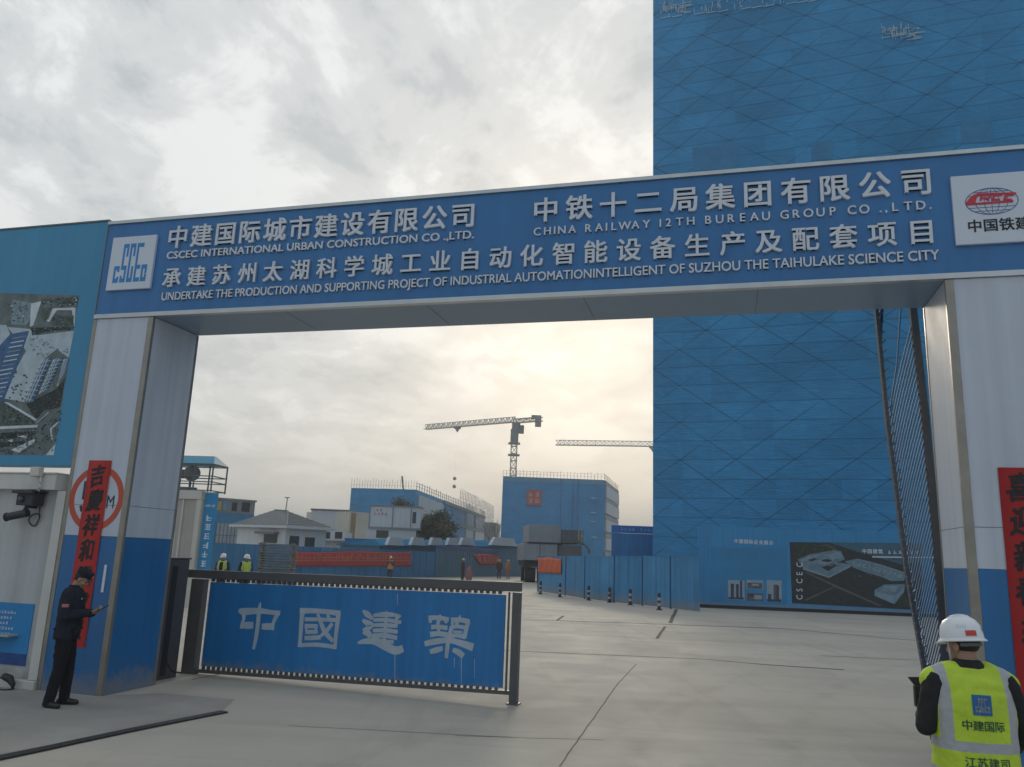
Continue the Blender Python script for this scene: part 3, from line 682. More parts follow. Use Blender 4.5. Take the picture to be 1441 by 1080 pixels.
comb(1.488, 1.546, 1, .0094, .0070, .050); comb(.145, .06, -1, .0145, .0186, .044)
m_clear = M('painted_letter', (.40, .47, .54), .6, .16, 3)
def brushes(o, sc, rows):
    mb = MB()
    for pts, ws in rows:
        P = [SPn.sz(o[0] + x / sc, o[1] + y / sc) for x, y in pts]; k = 13.3 / FPX / sc
        mb.brush(P, [w * k for w in ws], -.026, -.019)
    mb.build('character', m_clear, panel)
A1, A2 = (330, 840), (500, 850)
brushes(A1, 8.0055, [([(58, 150), (110, 165), (300, 160), (420, 175), (522, 185)], [30, 75, 60, 48, 52]), ([(110, 170), (115, 240), (95, 300), (82, 360)], [60, 40, 34, 30]), ([(500, 180), (470, 240), (445, 300), (432, 375)], [50, 46, 40, 40]),
    ([(86, 322), (150, 322), (220, 320)], [60, 74, 70]), ([(318, 335), (390, 335), (458, 335)], [62, 70, 62]), ([(303, 62), (288, 140), (272, 320), (250, 470), (225, 590)], [8, 44, 48, 44, 30])])
brushes(A1, 8.0055, [([(745, 160), (900, 158), (1080, 172), (1200, 190)], [66, 52, 52, 60]), ([(775, 160), (762, 300), (752, 450), (742, 565)], [56, 48, 44, 44]), ([(1182, 185), (1165, 320), (1150, 450), (1138, 590)], [56, 48, 44, 40]),
    ([(745, 545), (940, 540), (1140, 565)], [40, 44, 40]), ([(800, 253), (960, 255), (1150, 262)], [42, 40, 42]), ([(800, 330), (880, 330), (945, 332)], [44, 44, 44]), ([(810, 395), (945, 395)], [44, 40]), ([(815, 330), (820, 400)], [26, 26]), ([(925, 330), (925, 400)], [26, 26]),
    ([(800, 465), (900, 462), (980, 455)], [44, 48, 44]), ([(945, 190), (985, 300), (1030, 400), (1120, 500)], [30, 44, 50, 40]), ([(1110, 300), (1050, 380), (980, 440)], [40, 44, 34]), ([(1050, 205), (1080, 235)], [30, 30])])
brushes(A2, 8.0055, [([(92, 75), (140, 115), (205, 170)], [20, 62, 34]), ([(90, 180), (140, 215), (180, 235), (160, 270), (95, 300)], [30, 60, 62, 56, 36]), ([(95, 310), (150, 330), (180, 375)], [48, 70, 46]),
    ([(35, 440), (120, 420), (230, 425), (350, 480), (460, 525), (545, 500)], [24, 56, 66, 80, 84, 70]), ([(212, 130), (330, 118), (450, 125)], [30, 52, 40]), ([(210, 182), (350, 180), (525, 208)], [34, 40, 34]), ([(205, 240), (350, 238), (480, 250)], [34, 44, 36]),
    ([(205, 300), (350, 298), (485, 315)], [38, 44, 40]), ([(190, 362), (340, 355), (480, 385)], [46, 48, 42]), ([(360, 78), (352, 200), (345, 330), (328, 430)], [10, 36, 38, 34]), ([(470, 110), (470, 180), (470, 250)], [34, 30, 34]), ([(515, 125), (480, 170)], [34, 24]), ([(440, 430), (330, 425), (230, 400)], [40, 46, 40])])
brushes(A2, 8.0055, [([(832, 160), (940, 155), (1060, 178)], [50, 44, 46]), ([(965, 118), (948, 180), (935, 236)], [12, 40, 38]), ([(850, 165), (855, 215)], [36, 30]), ([(1040, 180), (1020, 215)], [36, 30]), ([(1085, 185), (1190, 180), (1295, 205)], [52, 46, 52]), ([(1192, 128), (1165, 190), (1140, 240)], [10, 34, 32]), ([(1110, 190), (1095, 235)], [36, 30]),
    ([(1280, 200), (1255, 290), (1232, 385)], [50, 44, 50]), ([(862, 262), (950, 258), (1045, 272)], [46, 42, 46]), ([(945, 262), (945, 335)], [34, 34]), ([(850, 345), (945, 335), (1045, 350)], [58, 48, 54]), ([(1085, 262), (1165, 255), (1250, 268)], [40, 36, 40]), ([(1090, 255), (1075, 330), (1060, 385)], [44, 40, 36]), ([(1110, 312), (1210, 318)], [26, 26]), ([(1065, 362), (1150, 355), (1245, 372)], [44, 40, 46]),
    ([(788, 450), (900, 425), (1055, 410), (1190, 440), (1335, 490)], [50, 60, 52, 62, 78]), ([(1062, 350), (1045, 480), (1032, 610)], [34, 44, 36]), ([(848, 540), (920, 520), (992, 500)], [44, 58, 44]), ([(1105, 515), (1170, 545), (1225, 590)], [40, 60, 54])])
for u, v0, v1, w in ((560, 836, 852, .006), (556.5, 921, 962, .006), (650, 926, 962, .007), (640, 926, 940, .006), (668.5, 928, 955, .004)):
    a, b = SPn.sz(u, v0), SPn.sz(u, v1); mb = MB(); mb.prism([(a[0] - w, a[1]), (a[0] + w, a[1]), (b[0] + w * .5, b[1]), (b[0] - w * .5, b[1])], -.0215, -.0195); mb.build('drip_mark', m_clear, panel)

# ------------------------------------------------------------------ tall barred gate leaf folded back at the right pillar
YL = 10.35
m_bar = M('bar_steel', (.10, .18, .28), .35, .2, 4, metal=.4)
def lp(u, v, dy=0.0): return at(u, v, YL + dy)
lf_o = Vector((5.2, YL, 0))
lf = empty('barred_gate_leaf', lf_o, 0, 'tall dark steel gate leaf of close slanted bars folded back beside the white pillar', 'gate')
def loc(p): return Vector(p) - lf_o
def edge(pts, v):
    for (u0, v0), (u1, v1) in zip(pts, pts[1:]):
        if v0 <= v <= v1: return u0 + (u1 - u0) * (v - v0) / (v1 - v0)
    (u0, v0), (u1, v1) = (pts[-2], pts[-1]) if v > pts[-1][1] else (pts[0], pts[1])
    return u0 + (u1 - u0) * (v - v0) / (v1 - v0)
LE = [(1229, 400), (1233, 437), (1248, 590), (1275, 800), (1300, 940), (1313, 1042)]
RE = [(1282, 400), (1285, 440), (1301, 580), (1318, 760), (1326, 870), (1338, 1042)]
mb = MB()
for a, b in zip(LE, LE[1:]): mb.bar(loc(lp(*a)), loc(lp(*b)), .045, .05, (0, 1, 0))
mb.build('outer_stile', m_frame, lf)
mb = MB()
for a, b in zip(RE, RE[1:]): mb.bar(loc(lp(*a)), loc(lp(*b)), .095, .05, (0, 1, 0))
mb.build('hinge_stile', m_frame, lf)
def slant(v):
    """one slanted bar from the hinge stile down to the outer stile"""
    pts = []; u = edge(RE, v) - 2; vv = v
    while u > edge(LE, vv) + 2 and vv < 1040:
        pts.append(loc(lp(u, vv, .012))); vv += 20; u -= 20 * (.29 - .10 * min(1, max(0, (vv - v) / 140)))
    pts.append(loc(lp(edge(LE, vv), vv, .012))); return pts
k = 0; v = 452
while v < 1010:
    pts = slant(v)
    if len(pts) > 1:
        mb = MB()
        for a, b in zip(pts, pts[1:]): mb.bar(a, b, .0125, .018, (0, 1, 0))
        mb.build('bar', m_bar, lf)
    v += 11.5; k += 1
for i in range(7):
    mb = MB(); v = 440 + i * 11; u = edge(LE, v); w = (510 - v) * .30; mb.bar(loc(lp(u, v, .012)), loc(lp(u + w, 400 + (v - 440) * .0, .012)), .022, .02, (0, 1, 0)); mb.build('bar', m_bar, lf)
mb = MB(); 
for i in range(44):
    v = 445 + i * 13.0; u = edge(LE, v); mb.bar(loc(lp(u - 1, v + 4, -.02)), loc(lp(u + 8, v - 5, .0)), .02, .02, (0, 1, 0))
mb.build('lug', m_bar, lf)
mb = MB(); mb.bar(loc(lp(1270, 400, .02)), loc(lp(1262, 514, .02)), .016, .016, (0, 1, 0)); mb.bar(loc(lp(1262, 514, .02)), loc(lp(1252, 580, .02)), .016, .016, (0, 1, 0)); mb.build('tie_rod', m_bar, lf)

# ================================================================== TOWER wrapped in blue scaffold netting
def net_mat(name, col, row=1.23, diag=True, strength=1.0, rowdark=.62):
    m = bpy.data.materials.new(name); m.use_nodes = True; t = m.node_tree; b = t.nodes['Principled BSDF']; b.inputs['Roughness'].default_value = .55
    b.inputs['Specular IOR Level'].default_value = .25
    L = t.links.new; tc = t.nodes.new('ShaderNodeTexCoord'); sp = t.nodes.new('ShaderNodeSeparateXYZ'); L(tc.outputs['Object'], sp.inputs[0])
    def mt(op, a, b_=None, c=None):
        n = t.nodes.new('ShaderNodeMath'); n.operation = op
        for i, v in enumerate((a, b_, c)):
            if v is None: continue
            if isinstance(v, (int, float)): n.inputs[i].default_value = v
            else: L(v, n.inputs[i])
        return n.outputs[0]
    def mr(x, a, b_, c, d):
        r = t.nodes.new('ShaderNodeMapRange'); 
        for i, v in enumerate((a, b_, c, d)): r.inputs[i + 1].default_value = v
        L(x, r.inputs[0]); return r.outputs[0]
    def ns(sc, det, vec=None, rough=.6):
        n = t.nodes.new('ShaderNodeTexNoise'); n.inputs['Scale'].default_value = sc; n.inputs['Detail'].default_value = det; n.inputs['Roughness'].default_value = rough
        L(vec or tc.outputs['Object'], n.inputs['Vector']); return n.outputs[0]
    x, z = mt('ADD', sp.outputs[0], sp.outputs[1]), sp.outputs[2]
    # slight sag of the net lines
    zw = mt('ADD', z, mr(ns(.35, 3), .3, .7, -.035, .035))
    fz = mt('FRACT', mt('DIVIDE', zw, row))
    line = mr(mt('ABSOLUTE', mt('SUBTRACT', fz, .5)), .468, .484, 0, 1)
    f = mr(line, 0, 1, 1.0, rowdark)
    vis = mr(ns(.16, 3), .36, .52, 0, 1); vis2 = mr(ns(.19, 3, None, .5), .46, .62, 1, 0)
    if diag:
        for s_, vv in ((.70, vis), (-.70, vis2)):
            d = mt('FRACT', mt('DIVIDE', mt('ADD', z, mt('MULTIPLY', x, s_)), 2 * row))
            dl = mr(mt('ABSOLUTE', mt('SUBTRACT', d, .5)), .478, .492, 0, 1)
            f = mt('MULTIPLY', f, mr(mt('MULTIPLY', dl, vv), 0, 1, 1.0, .50))
    # sheet by sheet tone
    wn = t.nodes.new('ShaderNodeTexWhiteNoise'); wn.noise_dimensions = '2D'; cbn = t.nodes.new('ShaderNodeCombineXYZ')
    L(mt('FLOOR', mt('DIVIDE', x, 1.9)), cbn.inputs[0]); L(mt('FLOOR', mt('DIVIDE', zw, row * 1.0)), cbn.inputs[1]); L(cbn.outputs[0], wn.inputs[0])
    f = mt('MULTIPLY', f, mr(wn.outputs['Value'], 0, 1, 1 - .09 * strength, 1 + .09 * strength))
    f = mt('MULTIPLY', f, mr(ns(.11, 7), .3, .7, .80, 1.22))
    mp = t.nodes.new('ShaderNodeMapping'); mp.inputs['Scale'].default_value = (.35, .35, 5.0); L(tc.outputs['Object'], mp.inputs[0])
    f = mt('MULTIPLY', f, mr(ns(1.6, 5, mp.outputs[0]), .3, .7, .88, 1.12))
    vm = t.nodes.new('ShaderNodeVectorMath'); vm.operation = 'SCALE'; vm.inputs[0].default_value = col; L(f, vm.inputs['Scale']); L(vm.outputs[0], b.inputs['Base Color'])
    bp = t.nodes.new('ShaderNodeBump'); bp.inputs['Strength'].default_value = .8; bp.inputs['Distance'].default_value = .16; L(mt('ADD', ns(.9, 5), mt('MULTIPLY', ns(3.5, 4, mp.outputs[0]), .5)), bp.inputs['Height']); L(bp.outputs[0], b.inputs['Normal'])
    return m
m_net = net_mat('net_tower', (.046, .255, .495))
TO = Vector((9.43, 52, 0)); TYAW = -.367; TP = Plane(TO, TYAW)
tw = empty('netted_tower', TO, TYAW, 'huge tower block wrapped in blue scaffold netting rising above the gate', 'building')
mb = MB(); mb.box(0, 78, 0, 45, 0, 58); mb.build('netting', m_net, tw)
m_pipe = M('pale_pipe', (.40, .52, .62), .5, .1)
def tower_bits(name, u0, v0, u1, v1, n, mat, vert=True):
    mb = MB(); rnd = random.Random(u0)
    for i in range(n):
        s, z = TP.sz(rnd.uniform(u0, u1), rnd.uniform(v0, v1) - (0 if u1 - u0 < 80 else 0)); l = rnd.uniform(.12, .55)
        if vert and rnd.random() < .6: mb.bar((s, -.05, z), (s + rnd.uniform(-.02, .02), -.05, z + l), .028, .03)
        else: mb.bar((s, -.05, z), (s + l * 1.1, -.05, z - l * .03), .03, .035)
    return mb.build(name, mat, tw)
tower_bits('net_gap', 928, 4, 966, 20, 60, m_pipe)
mb = MB(); rnd = random.Random(5)
for i in range(60):
    u = rnd.uniform(930, 1160); v = 27 - (u - 930) * .115 + rnd.uniform(-16, 0); s, z = TP.sz(u, v); mb.bar((s, -.05, z), (s, -.05, z + rnd.uniform(.1, .6)), .03, .03)
for i in range(14):
    u = 930 + i * 16; s, z = TP.sz(u, 27 - (u - 930) * .115); 
    if i % 4 != 2: mb.bar((s, -.05, z), (s + .72, -.05, z + .01), .04, .05)
mb.build('net_gap', m_pipe, tw)
tower_bits('net_gap', 1240, 40, 1292, 58, 70, m_pipe)
m_dnet = M('net_dark', (.032, .19, .38), .6, .2, 1.5)
for (u0, v0, u1, v1) in ((975, 206, 1038, 238), (1353, 172, 1396, 200), (1142, 200, 1172, 224)):
    a, b, c, d = TP.sz(u0, v0 + 2), TP.sz(u1, v0 - 3), TP.sz(u1, v1), TP.sz(u0, v1 + 3); mb = MB(); mb.prism([a, b, c, d], -.03, .01); mb.build('dark_sheet', m_dnet, tw)
# ------------------------------------------------------------------ picture wall under the tower
BW = Plane((9.55, 40.2, 0), -.075)
m_wall = M('hoarding_poster', (.030, .235, .48), .45, .14, .35, streak=.12, splash=.7)
bw = empty('picture_wall', BW.o, -.075, 'long blue hoarding wall printed with a dark aerial site picture and small building photos', 'hoarding')
mb = MB(); mb.box(0, 17, 0, .12, .16, 3.95); mb.build('panel', m_wall, bw)
mb = MB(); mb.box(0, 17, .02, .10, 0, .16); mb.build('shadow_skirting', m_rubber, bw)  # recessed skirting coloured black to draw the shadow line along the wall foot
def qw(u, v): return BW.sz(u, v)
mb = MB(); P4 = [(1000, 770), (1108, 772), (1108, 852), (1000, 848)]
mb.prism([qw(*p) for p in P4], -.004, .001); mb.build('light_poster', M('poster_teal', (.028, .21, .42), .45, .2, .6), bw)
mp_ = [M('aerial_dark', (.026, .030, .034), .5, .4, 3), M('aerial_roof', (.13, .21, .26), .5, .35, 2.5), M('aerial_wall', (.19, .28, .34), .5, .2, 3), M('aerial_road', (.11, .10, .095), .6, .2), M('aerial_sky', (.045, .12, .18), .5, .25, .8), M('aerial_wood', (.035, .045, .032), .6, .5, 4)]
pr = MB()
def wp(poly, m, d):
    pr.cur = m; pr.prism([qw(1100 + x / 7.205, 750 + y / 7.205) for x, y in poly], -.004 - .003 * d, .0)
wp([(80, 95), (1420, 108), (1420, 800), (1320, 780), (105, 715)], 0, 1)
wp([(480, 100), (1420, 110), (1420, 300), (1240, 330), (760, 190), (640, 150)], 4, 2)
wp([(110, 110), (480, 105), (640, 160), (560, 180), (300, 215), (170, 260)], 5, 2)
wp([(160, 270), (280, 220), (520, 178), (600, 184), (640, 270), (560, 300), (700, 320), (560, 395), (480, 450), (210, 350)], 1, 3)
for a in ([(190, 275), (280, 238), (420, 215), (330, 260), (200, 300)], [(420, 230), (590, 192), (620, 250), (520, 270)], [(300, 300), (440, 255), (545, 275), (430, 330)], [(215, 350), (480, 440), (690, 325), (700, 345), (480, 458), (215, 372)]): wp(a, 2, 4)
for a in ([(260, 275), (330, 255), (360, 268), (300, 290)], [(440, 262), (520, 278), (470, 300), (400, 285)], [(400, 350), (520, 310), (560, 330), (470, 390)]): wp(a, 0, 5)
wp([(640, 290), (760, 265), (1000, 320), (1260, 405), (1240, 485), (1110, 490), (990, 440), (850, 400), (720, 350)], 1, 3)
for i in range(5):
    x, y = 720 + i * 105, 285 + i * 28; wp([(x, y), (x + 85, y + 22), (x + 70, y + 62), (x - 10, y + 34)], 2, 4); wp([(x + 20, y + 12), (x + 60, y + 22), (x + 50, y + 40), (x + 12, y + 28)], 1, 5)
wp([(760, 262), (905, 295), (1240, 400), (1235, 410), (900, 305), (755, 272)], 2, 5)
wp([(940, 580), (1040, 525), (1250, 520), (1240, 600), (1140, 725), (940, 640)], 1, 3); wp([(945, 590), (1140, 640), (1140, 720), (945, 640)], 2, 4); wp([(1150, 640), (1238, 560), (1232, 605), (1150, 712)], 2, 4); wp([(1040, 540), (1200, 535), (1150, 600), (1000, 585)], 2, 5)
wp([(230, 398), (250, 396), (545, 530), (1010, 735), (990, 745), (535, 548)], 3, 3); wp([(230, 680), (535, 540), (540, 550), (250, 690)], 3, 2); wp([(370, 130), (470, 118), (560, 175), (535, 180), (460, 130)], 3, 4)
wp([(1200, 640), (1420, 600), (1420, 760), (1180, 745)], 5, 3)
rp = random.Random(78)
def wscatter(x0, y0, x1, y1, n, ms, w0, w1):
    for _ in range(n):
        x, y = rp.uniform(x0, x1), rp.uniform(y0, y1); w = rp.uniform(w0, w1); wp([(x, y), (x + w, y + w * .3), (x + w * .9, y + w * .55), (x - w * .1, y + w * .25)], rp.choice(ms), 6)
wscatter(300, 470, 900, 700, 40, (5, 0, 5), 8, 30); wscatter(120, 120, 500, 215, 50, (5, 0, 3), 6, 20); wscatter(900, 150, 1240, 330, 40, (5, 4, 0), 8, 26); wscatter(290, 230, 590, 330, 45, (0, 2, 1, 4), 6, 22); wscatter(720, 300, 1180, 440, 40, (0, 2, 1), 6, 20); wscatter(960, 545, 1200, 640, 25, (2, 1, 4), 6, 22); wscatter(1190, 620, 1300, 740, 40, (5, 3, 0), 6, 18)
pr.build('aerial_picture', mp_, bw)
mb = MB(); a = qw(1128, 845)
for i, ch in enumerate('CSCEC'):
    vs, fs = glyph(ch, 0.0, .1); c0 = qw(1100 + 178 / 7.2, 750 + (655 - i * 82) / 7.2); hh = .36
    mb.add(vs, fs, lambda v: (c0[0] - (v[1] - .35) * hh * 1.15, (-.018 if v[2] > 0 else -.032), c0[1] + (v[0] - .33) * hh * .95))
A0, B0 = qw(1100 + 835 / 7.2, 750 + 188 / 7.2), qw(1100 + 1000 / 7.2, 750 + 192 / 7.2)
put_chars(mb, '中国建筑', [(A0[0] + (B0[0] - A0[0]) * i / 3, A0[1] + (B0[1] - A0[1]) * i / 3) for i in range(4)], .23, -.03, -.018, .03)
rnd = random.Random(4)
for i in range(6):
    s, z = qw(1100 + (1090 + 55 * i) / 7.2, 750 + 196 / 7.2); pseudo(mb, s, z, .19, -.03, -.018, rnd)
s0, z0 = qw(1100 + 915 / 7.2, 750 + 245 / 7.2); s1, z1 = qw(1320, 750 + 252 / 7.2); mb.bar((s0, -.024, z0), (s1, -.024, z1), .01, .05)
A0, B0 = qw(1036, 762), qw(1085, 764.5)
put_chars(mb, '中建国际企业展示', [(A0[0] + (B0[0] - A0[0]) * i / 7, A0[1] + (B0[1] - A0[1]) * i / 7) for i in range(8)], .22, -.012, -.001, .03)
mb.build('lettering', m_letter, bw)
m_ph = [M('photo_pale', (.26, .34, .40), .5, .2, 2), M('photo_dark', (.04, .05, .09), .5, .4, 4), M('photo_brown', (.12, .10, .10), .5, .5, 5), M('photo_blue', (.03, .16, .36), .5, .2, 2)]
pr = MB()
def fp(x0, y0, x1, y1, m, d):
    pr.cur = m; pr.prism([qw(990 + x / 9, 740 + y / 9) for x, y in ((x0, y0), (x1, y0 + (x1 - x0) * .03), (x1, y1 + (x1 - x0) * .03), (x0, y1))], -.006 - .003 * d, -.003)
fp(310, 688, 520, 935, 0, 1); fp(345, 735, 385, 910, 1, 2); fp(412, 740, 445, 915, 1, 2); fp(462, 695, 490, 920, 1, 2); fp(315, 905, 510, 930, 1, 3)
fp(545, 688, 755, 800, 0, 1); fp(555, 720, 745, 795, 2, 2); fp(610, 735, 700, 760, 0, 3); fp(550, 852, 755, 955, 2, 1); fp(560, 860, 640, 900, 1, 2); fp(640, 880, 740, 930, 0, 2)
fp(800, 690, 990, 965, 0, 1); fp(885, 745, 935, 950, 2, 2); fp(925, 755, 955, 955, 1, 2); fp(815, 865, 860, 950, 1, 2); fp(805, 930, 985, 962, 1, 3)
pr.build('photo', m_ph, bw)

# ------------------------------------------------------------------ curved low hoarding with striped posts
m_h = [M('hoarding_blue', (.036, .225, .44), .5, .18, .8, .03, streak=.20, splash=.9), M('hoarding_blue_b', (.034, .21, .42), .5, .18, .8, .03, streak=.20, splash=.9)]
HB = [gnd(757, 833), gnd(796, 839), gnd(823, 843.5), gnd(865, 849), gnd(905, 853), gnd(945, 857.5), gnd(986, 862)]
HB = [Vector((p.x, p.y + .2, 0)) for p in HB]
hr = empty('curved_hoarding', HB[0], 0, 'curved low blue sheet hoarding scuffed along its foot beside the striped posts', 'hoarding')
for i, (a, b) in enumerate(zip(HB, HB[1:])):
    d = (b - a); L = d.length; yaw = math.atan2(d.y, d.x); mb = MB(); n = max(3, int(L / .9)); c, s = math.cos(yaw), math.sin(yaw); o = a - HB[0]
    xf = lambda v: (o.x + c * v[0] - s * v[1], o.y + s * v[0] + c * v[1], v[2])
    zt = 2.16 + .04 * i
    mb.box(.015, L - .015, 0, .04, .03, zt, xf)
    for k in range(n): mb.box(L * (k + .5) / n - .012, L * (k + .5) / n + .012, -.008, .0, .05, zt - .03, xf)
    mb.box(.015, L - .015, -.02, .06, zt, zt + .05, xf)
    mb.build('panel', m_h[i % 2], hr)
    mb = MB(); mb.box(-.03, .014, -.035, .05, 0, zt + .03, xf); mb.build('post', M('post_blue', (.02, .09, .2), .5), hr)
m_orange = M('banner_orange', (.56, .10, .035), .6, .2, 3, .2, fine=6)
m_bred = M('banner_red', (.48, .05, .045), .6, .14, 2, .2, fine=5)
def flag(name, pl, corners, off, mat, label, cat, txt=None, glyphs=0, grp=None, tm=None):
    P = [pl.sz(*c) for c in corners]; n = 24; o = pl.o + pl.t * P[0][0] + Vector((0, 0, P[3][1])); root = empty(name, o, pl.yaw, label, cat, grp)
    vs = []; fs = []
    for i in range(n + 1):
        k = i / n; t = [P[0][j] + (P[1][j] - P[0][j]) * k for j in (0, 1)]; b = [P[3][j] + (P[2][j] - P[3][j]) * k for j in (0, 1)]
        for q_ in range(7):
            m_ = q_ / 6; x = t[0] + (b[0] - t[0]) * m_; z = t[1] + (b[1] - t[1]) * m_ - (.05 * math.sin(k * math.pi * 3) if q_ == 0 else 0)
            vs.append((x - P[0][0], off + .014 * math.sin(i * 1.1 + q_ * .7), z - P[3][1]))
    for i in range(n):
        for q_ in range(6): a = i * 7 + q_; fs.append((a, a + 1, a + 8, a + 7))
    nv = len(vs); vs += [(x, y + .006, z) for x, y, z in vs]; fs += [tuple(nv + j for j in reversed(f)) for f in fs]
    rim = [i * 7 for i in range(n + 1)] + [n * 7 + q_ for q_ in range(1, 7)] + [i * 7 + 6 for i in range(n - 1, -1, -1)] + [q_ for q_ in range(5, 0, -1)]
    fs += [(rim[i], rim[(i + 1) % len(rim)], nv + rim[(i + 1) % len(rim)], nv + rim[i]) for i in range(len(rim))]
    MB().add(vs, fs).build('cloth', mat, root, smooth=True)
    if glyphs:
        mb = MB(); rnd = random.Random(glyphs)
        for i in range(glyphs):
            k = (i + .7) / (glyphs + .4); t = [P[0][j] + (P[1][j] - P[0][j]) * k for j in (0, 1)]; b = [P[3][j] + (P[2][j] - P[3][j]) * k for j in (0, 1)]
            pseudo(mb, (t[0] * .55 + b[0] * .45) - P[0][0], (t[1] * .58 + b[1] * .42) - P[3][1], (t[1] - b[1]) * .55, off - .05, off - .036, rnd)
        mb.build('lettering', tm, root)
    return root
m_blet = M('banner_letter', (.55, .17, .11), .6, .2)
hp = Plane(HB[0], math.atan2(HB[1].y - HB[0].y, HB[1].x - HB[0].x))
fl = flag('banner', hp, [(758.5, 784.5), (791, 786), (791, 808), (758.5, 806)], -.07, m_orange, 'crumpled orange red banner hung on the near end of the curved hoarding', 'banner')
mb = MB(); o = Vector((0, -.075, 0)); wz = .9
for pts in ([(.15, .25), (.4, .5), (.7, .55), (.95, .75)], [(.5, .3), (.85, .45), (1.15, .78)], [(.2, .7), (.45, .72)]): mb.brush(pts, [.03] * len(pts), -.115, -.108)
mb.build('lettering', m_blet, fl)
bases = [(760, 834), (787, 838), (827, 842.5), (856, 845.5), (885, 849), (925, 856)]
m_blk = M('post_black', (.018, .018, .02), .5); m_bwh = M('post_white', (.38, .38, .37), .5, .2); m_bpk = M('post_red', (.36, .22, .2), .5, .2)
lab = ['black post with pale bands under the orange banner end of the hoarding', 'second striped post from the orange banner, narrow pale bands', 'striped post beside the dark joint of the curved hoarding', 'pinkish banded post, third from the picture wall', 'striped post second from the picture wall, white bands', 'striped post with a wide white band closest to the picture wall']
for i, (u, v) in enumerate(bases):
    p = gnd(u, v + 2); b = empty('striped_post', (p.x, p.y - .45, 0), 0, lab[i], 'bollard', 'striped posts along the curved hoarding')
    mb = MB(); mb.lathe([(.13, 0), (.13, .04), (.07, .07), (.07, .68), (.055, .73), (.02, .75)], 14); mb.build('tube', m_blk, b, smooth=False)
    for z in (.18, .42): 
        mb = MB(); mb.lathe([(.073, z), (.073, z + (.10 if i < 4 else .13))], 14); mb.build('band', m_bpk if i == 3 and z > .3 else m_bwh, b)

# ------------------------------------------------------------------ blue lettered board wall in the gap left of the tower
p0 = at(861, 745, 57); BL = Plane((p0.x, 57, 0), -.05)
bl = empty('lettered_board_wall', BL.o, -.05, 'tall dark blue board wall with a faint lettered top strip at the foot of the tower', 'hoarding')
mb = MB(); mb.box(0, 7, 0, .2, 0, 3.98); mb.build('panel', M('board_blue', (.02, .17, .40), .5, .2, .6, streak=.2), bl)
mb = MB(); mb.box(-.02, 7.02, -.02, .22, 4.0, 4.52); fas = mb.build('lettered_strip', M('strip_blue', (.012, .14, .44), .5, .1), bl)
mb = MB(); rnd = random.Random(9)
for i in range(9):
    if i != 4: pseudo(mb, .72 + i * .27, 4.26, .25, -.04, -.019, rnd)
mb.build('lettering', M('faint_letter', (.18, .38, .60), .5), fas)

# ------------------------------------------------------------------ site fences behind the swing gate
m_fl = M('fence_blue', (.045, .19, .35), .55, .2, .5, .03, streak=.16); m_fr = M('fence_grey_blue', (.085, .19, .27), .55, .14, .6, .03, streak=.14); m_cap = M('fence_cap', (.010, .05, .21), .5)
def fence(name, a, b, z, mat, label, rib, cap=None):
    a = Vector((*a, 0)); b = Vector((*b, 0)); d = b - a; L = d.length; yaw = math.atan2(d.y, d.x); r = empty(name, a, yaw, label, 'fence')
    mb = MB(); mb.box(0, L, 0, .05, .02, z)
    for k in range(int(L / rib)): mb.box(k * rib, k * rib + rib * .35, -.04, 0, .03, z - .01)
    mb.build('sheet_panel', mat, r)
    if cap: mb = MB(); mb.box(-.05, L + .05, -.08, .12, z + .002, z + cap); mb.build('cap_strip', m_cap, r)
    mb = MB()
    for k in range(int(L / 3) + 1): mb.box(min(k * 3, L - .08), min(k * 3, L - .08) + .08, .055, .14, 0, z)
    mb.build('post', m_frame, r)
    return Plane(a, yaw)
fq0, fq1 = gnd(613, 813), gnd(733, 810.6)
FA = fence('sheet_fence', (-21.5, 45.5), (fq0.x - .06, fq0.y - .05), 2.22, m_fl, 'faded blue sheet fence behind the swing gate carrying the long red banner', .9)
FB = fence('sheet_fence', (fq0.x, fq0.y), (fq1.x, fq1.y), 2.46, m_fr, 'grey blue ribbed fence with a dark blue cap strip near the truck', .42, .36)
flag('banner', FA, [(411, 776), (577, 777), (577, 797), (408, 797)], -.12, m_bred, 'long red banner with washed out lettering along the faded blue fence', 'banner', glyphs=30, tm=m_blet)
flag('banner', FB, [(663, 779), (699, 781), (703, 795), (674, 795)], -.14, m_bred, 'short red banner sagging on the grey blue ribbed fence', 'banner', glyphs=5, tm=m_blet)

# ------------------------------------------------------------------ stack of form frames
m_fm = M('form_steel', (.15, .155, .15), .5, .25, 3, metal=.3); m_fm2 = M('form_green', (.11, .125, .115), .5, .25, 3)
sb = at(390, 790, 44.5); lay = 17
for i in range(lay):
    mb = MB(); w, dpt = .92, .5; z0 = .02 + i * .136; jx = random.uniform(-.05, .05)
    for y in (-dpt, dpt): mb.box(-w + jx, w + jx, y - .03, y + .03, z0, z0 + .075)
    for x in (-w, -.3, .3, w): mb.box(x + jx - .03, x + jx + .03, -dpt + .031, dpt - .031, z0 + .01, z0 + .06)
    mb.box(-w + .03 + jx, w - .03 + jx, -dpt + .05, dpt - .05, z0 + .025, z0 + .045)
    for x in (-w + .1, w - .1): mb.box(x + jx - .05, x + jx + .05, -dpt - .02, dpt + .02, z0 + .076, z0 + .134)
    o = mb.build('form_frame', m_fm if i % 3 else m_fm2, None); o.location = (sb.x, sb.y, 0); o.rotation_euler = (0, 0, R(4))
    tag(o, 'topmost steel form frame of the stack by the red banner' if i == lay - 1 else 'steel form frame lying flat in the stack below the topmost frame by the red banner', 'form frame', 'stacked steel form frames')

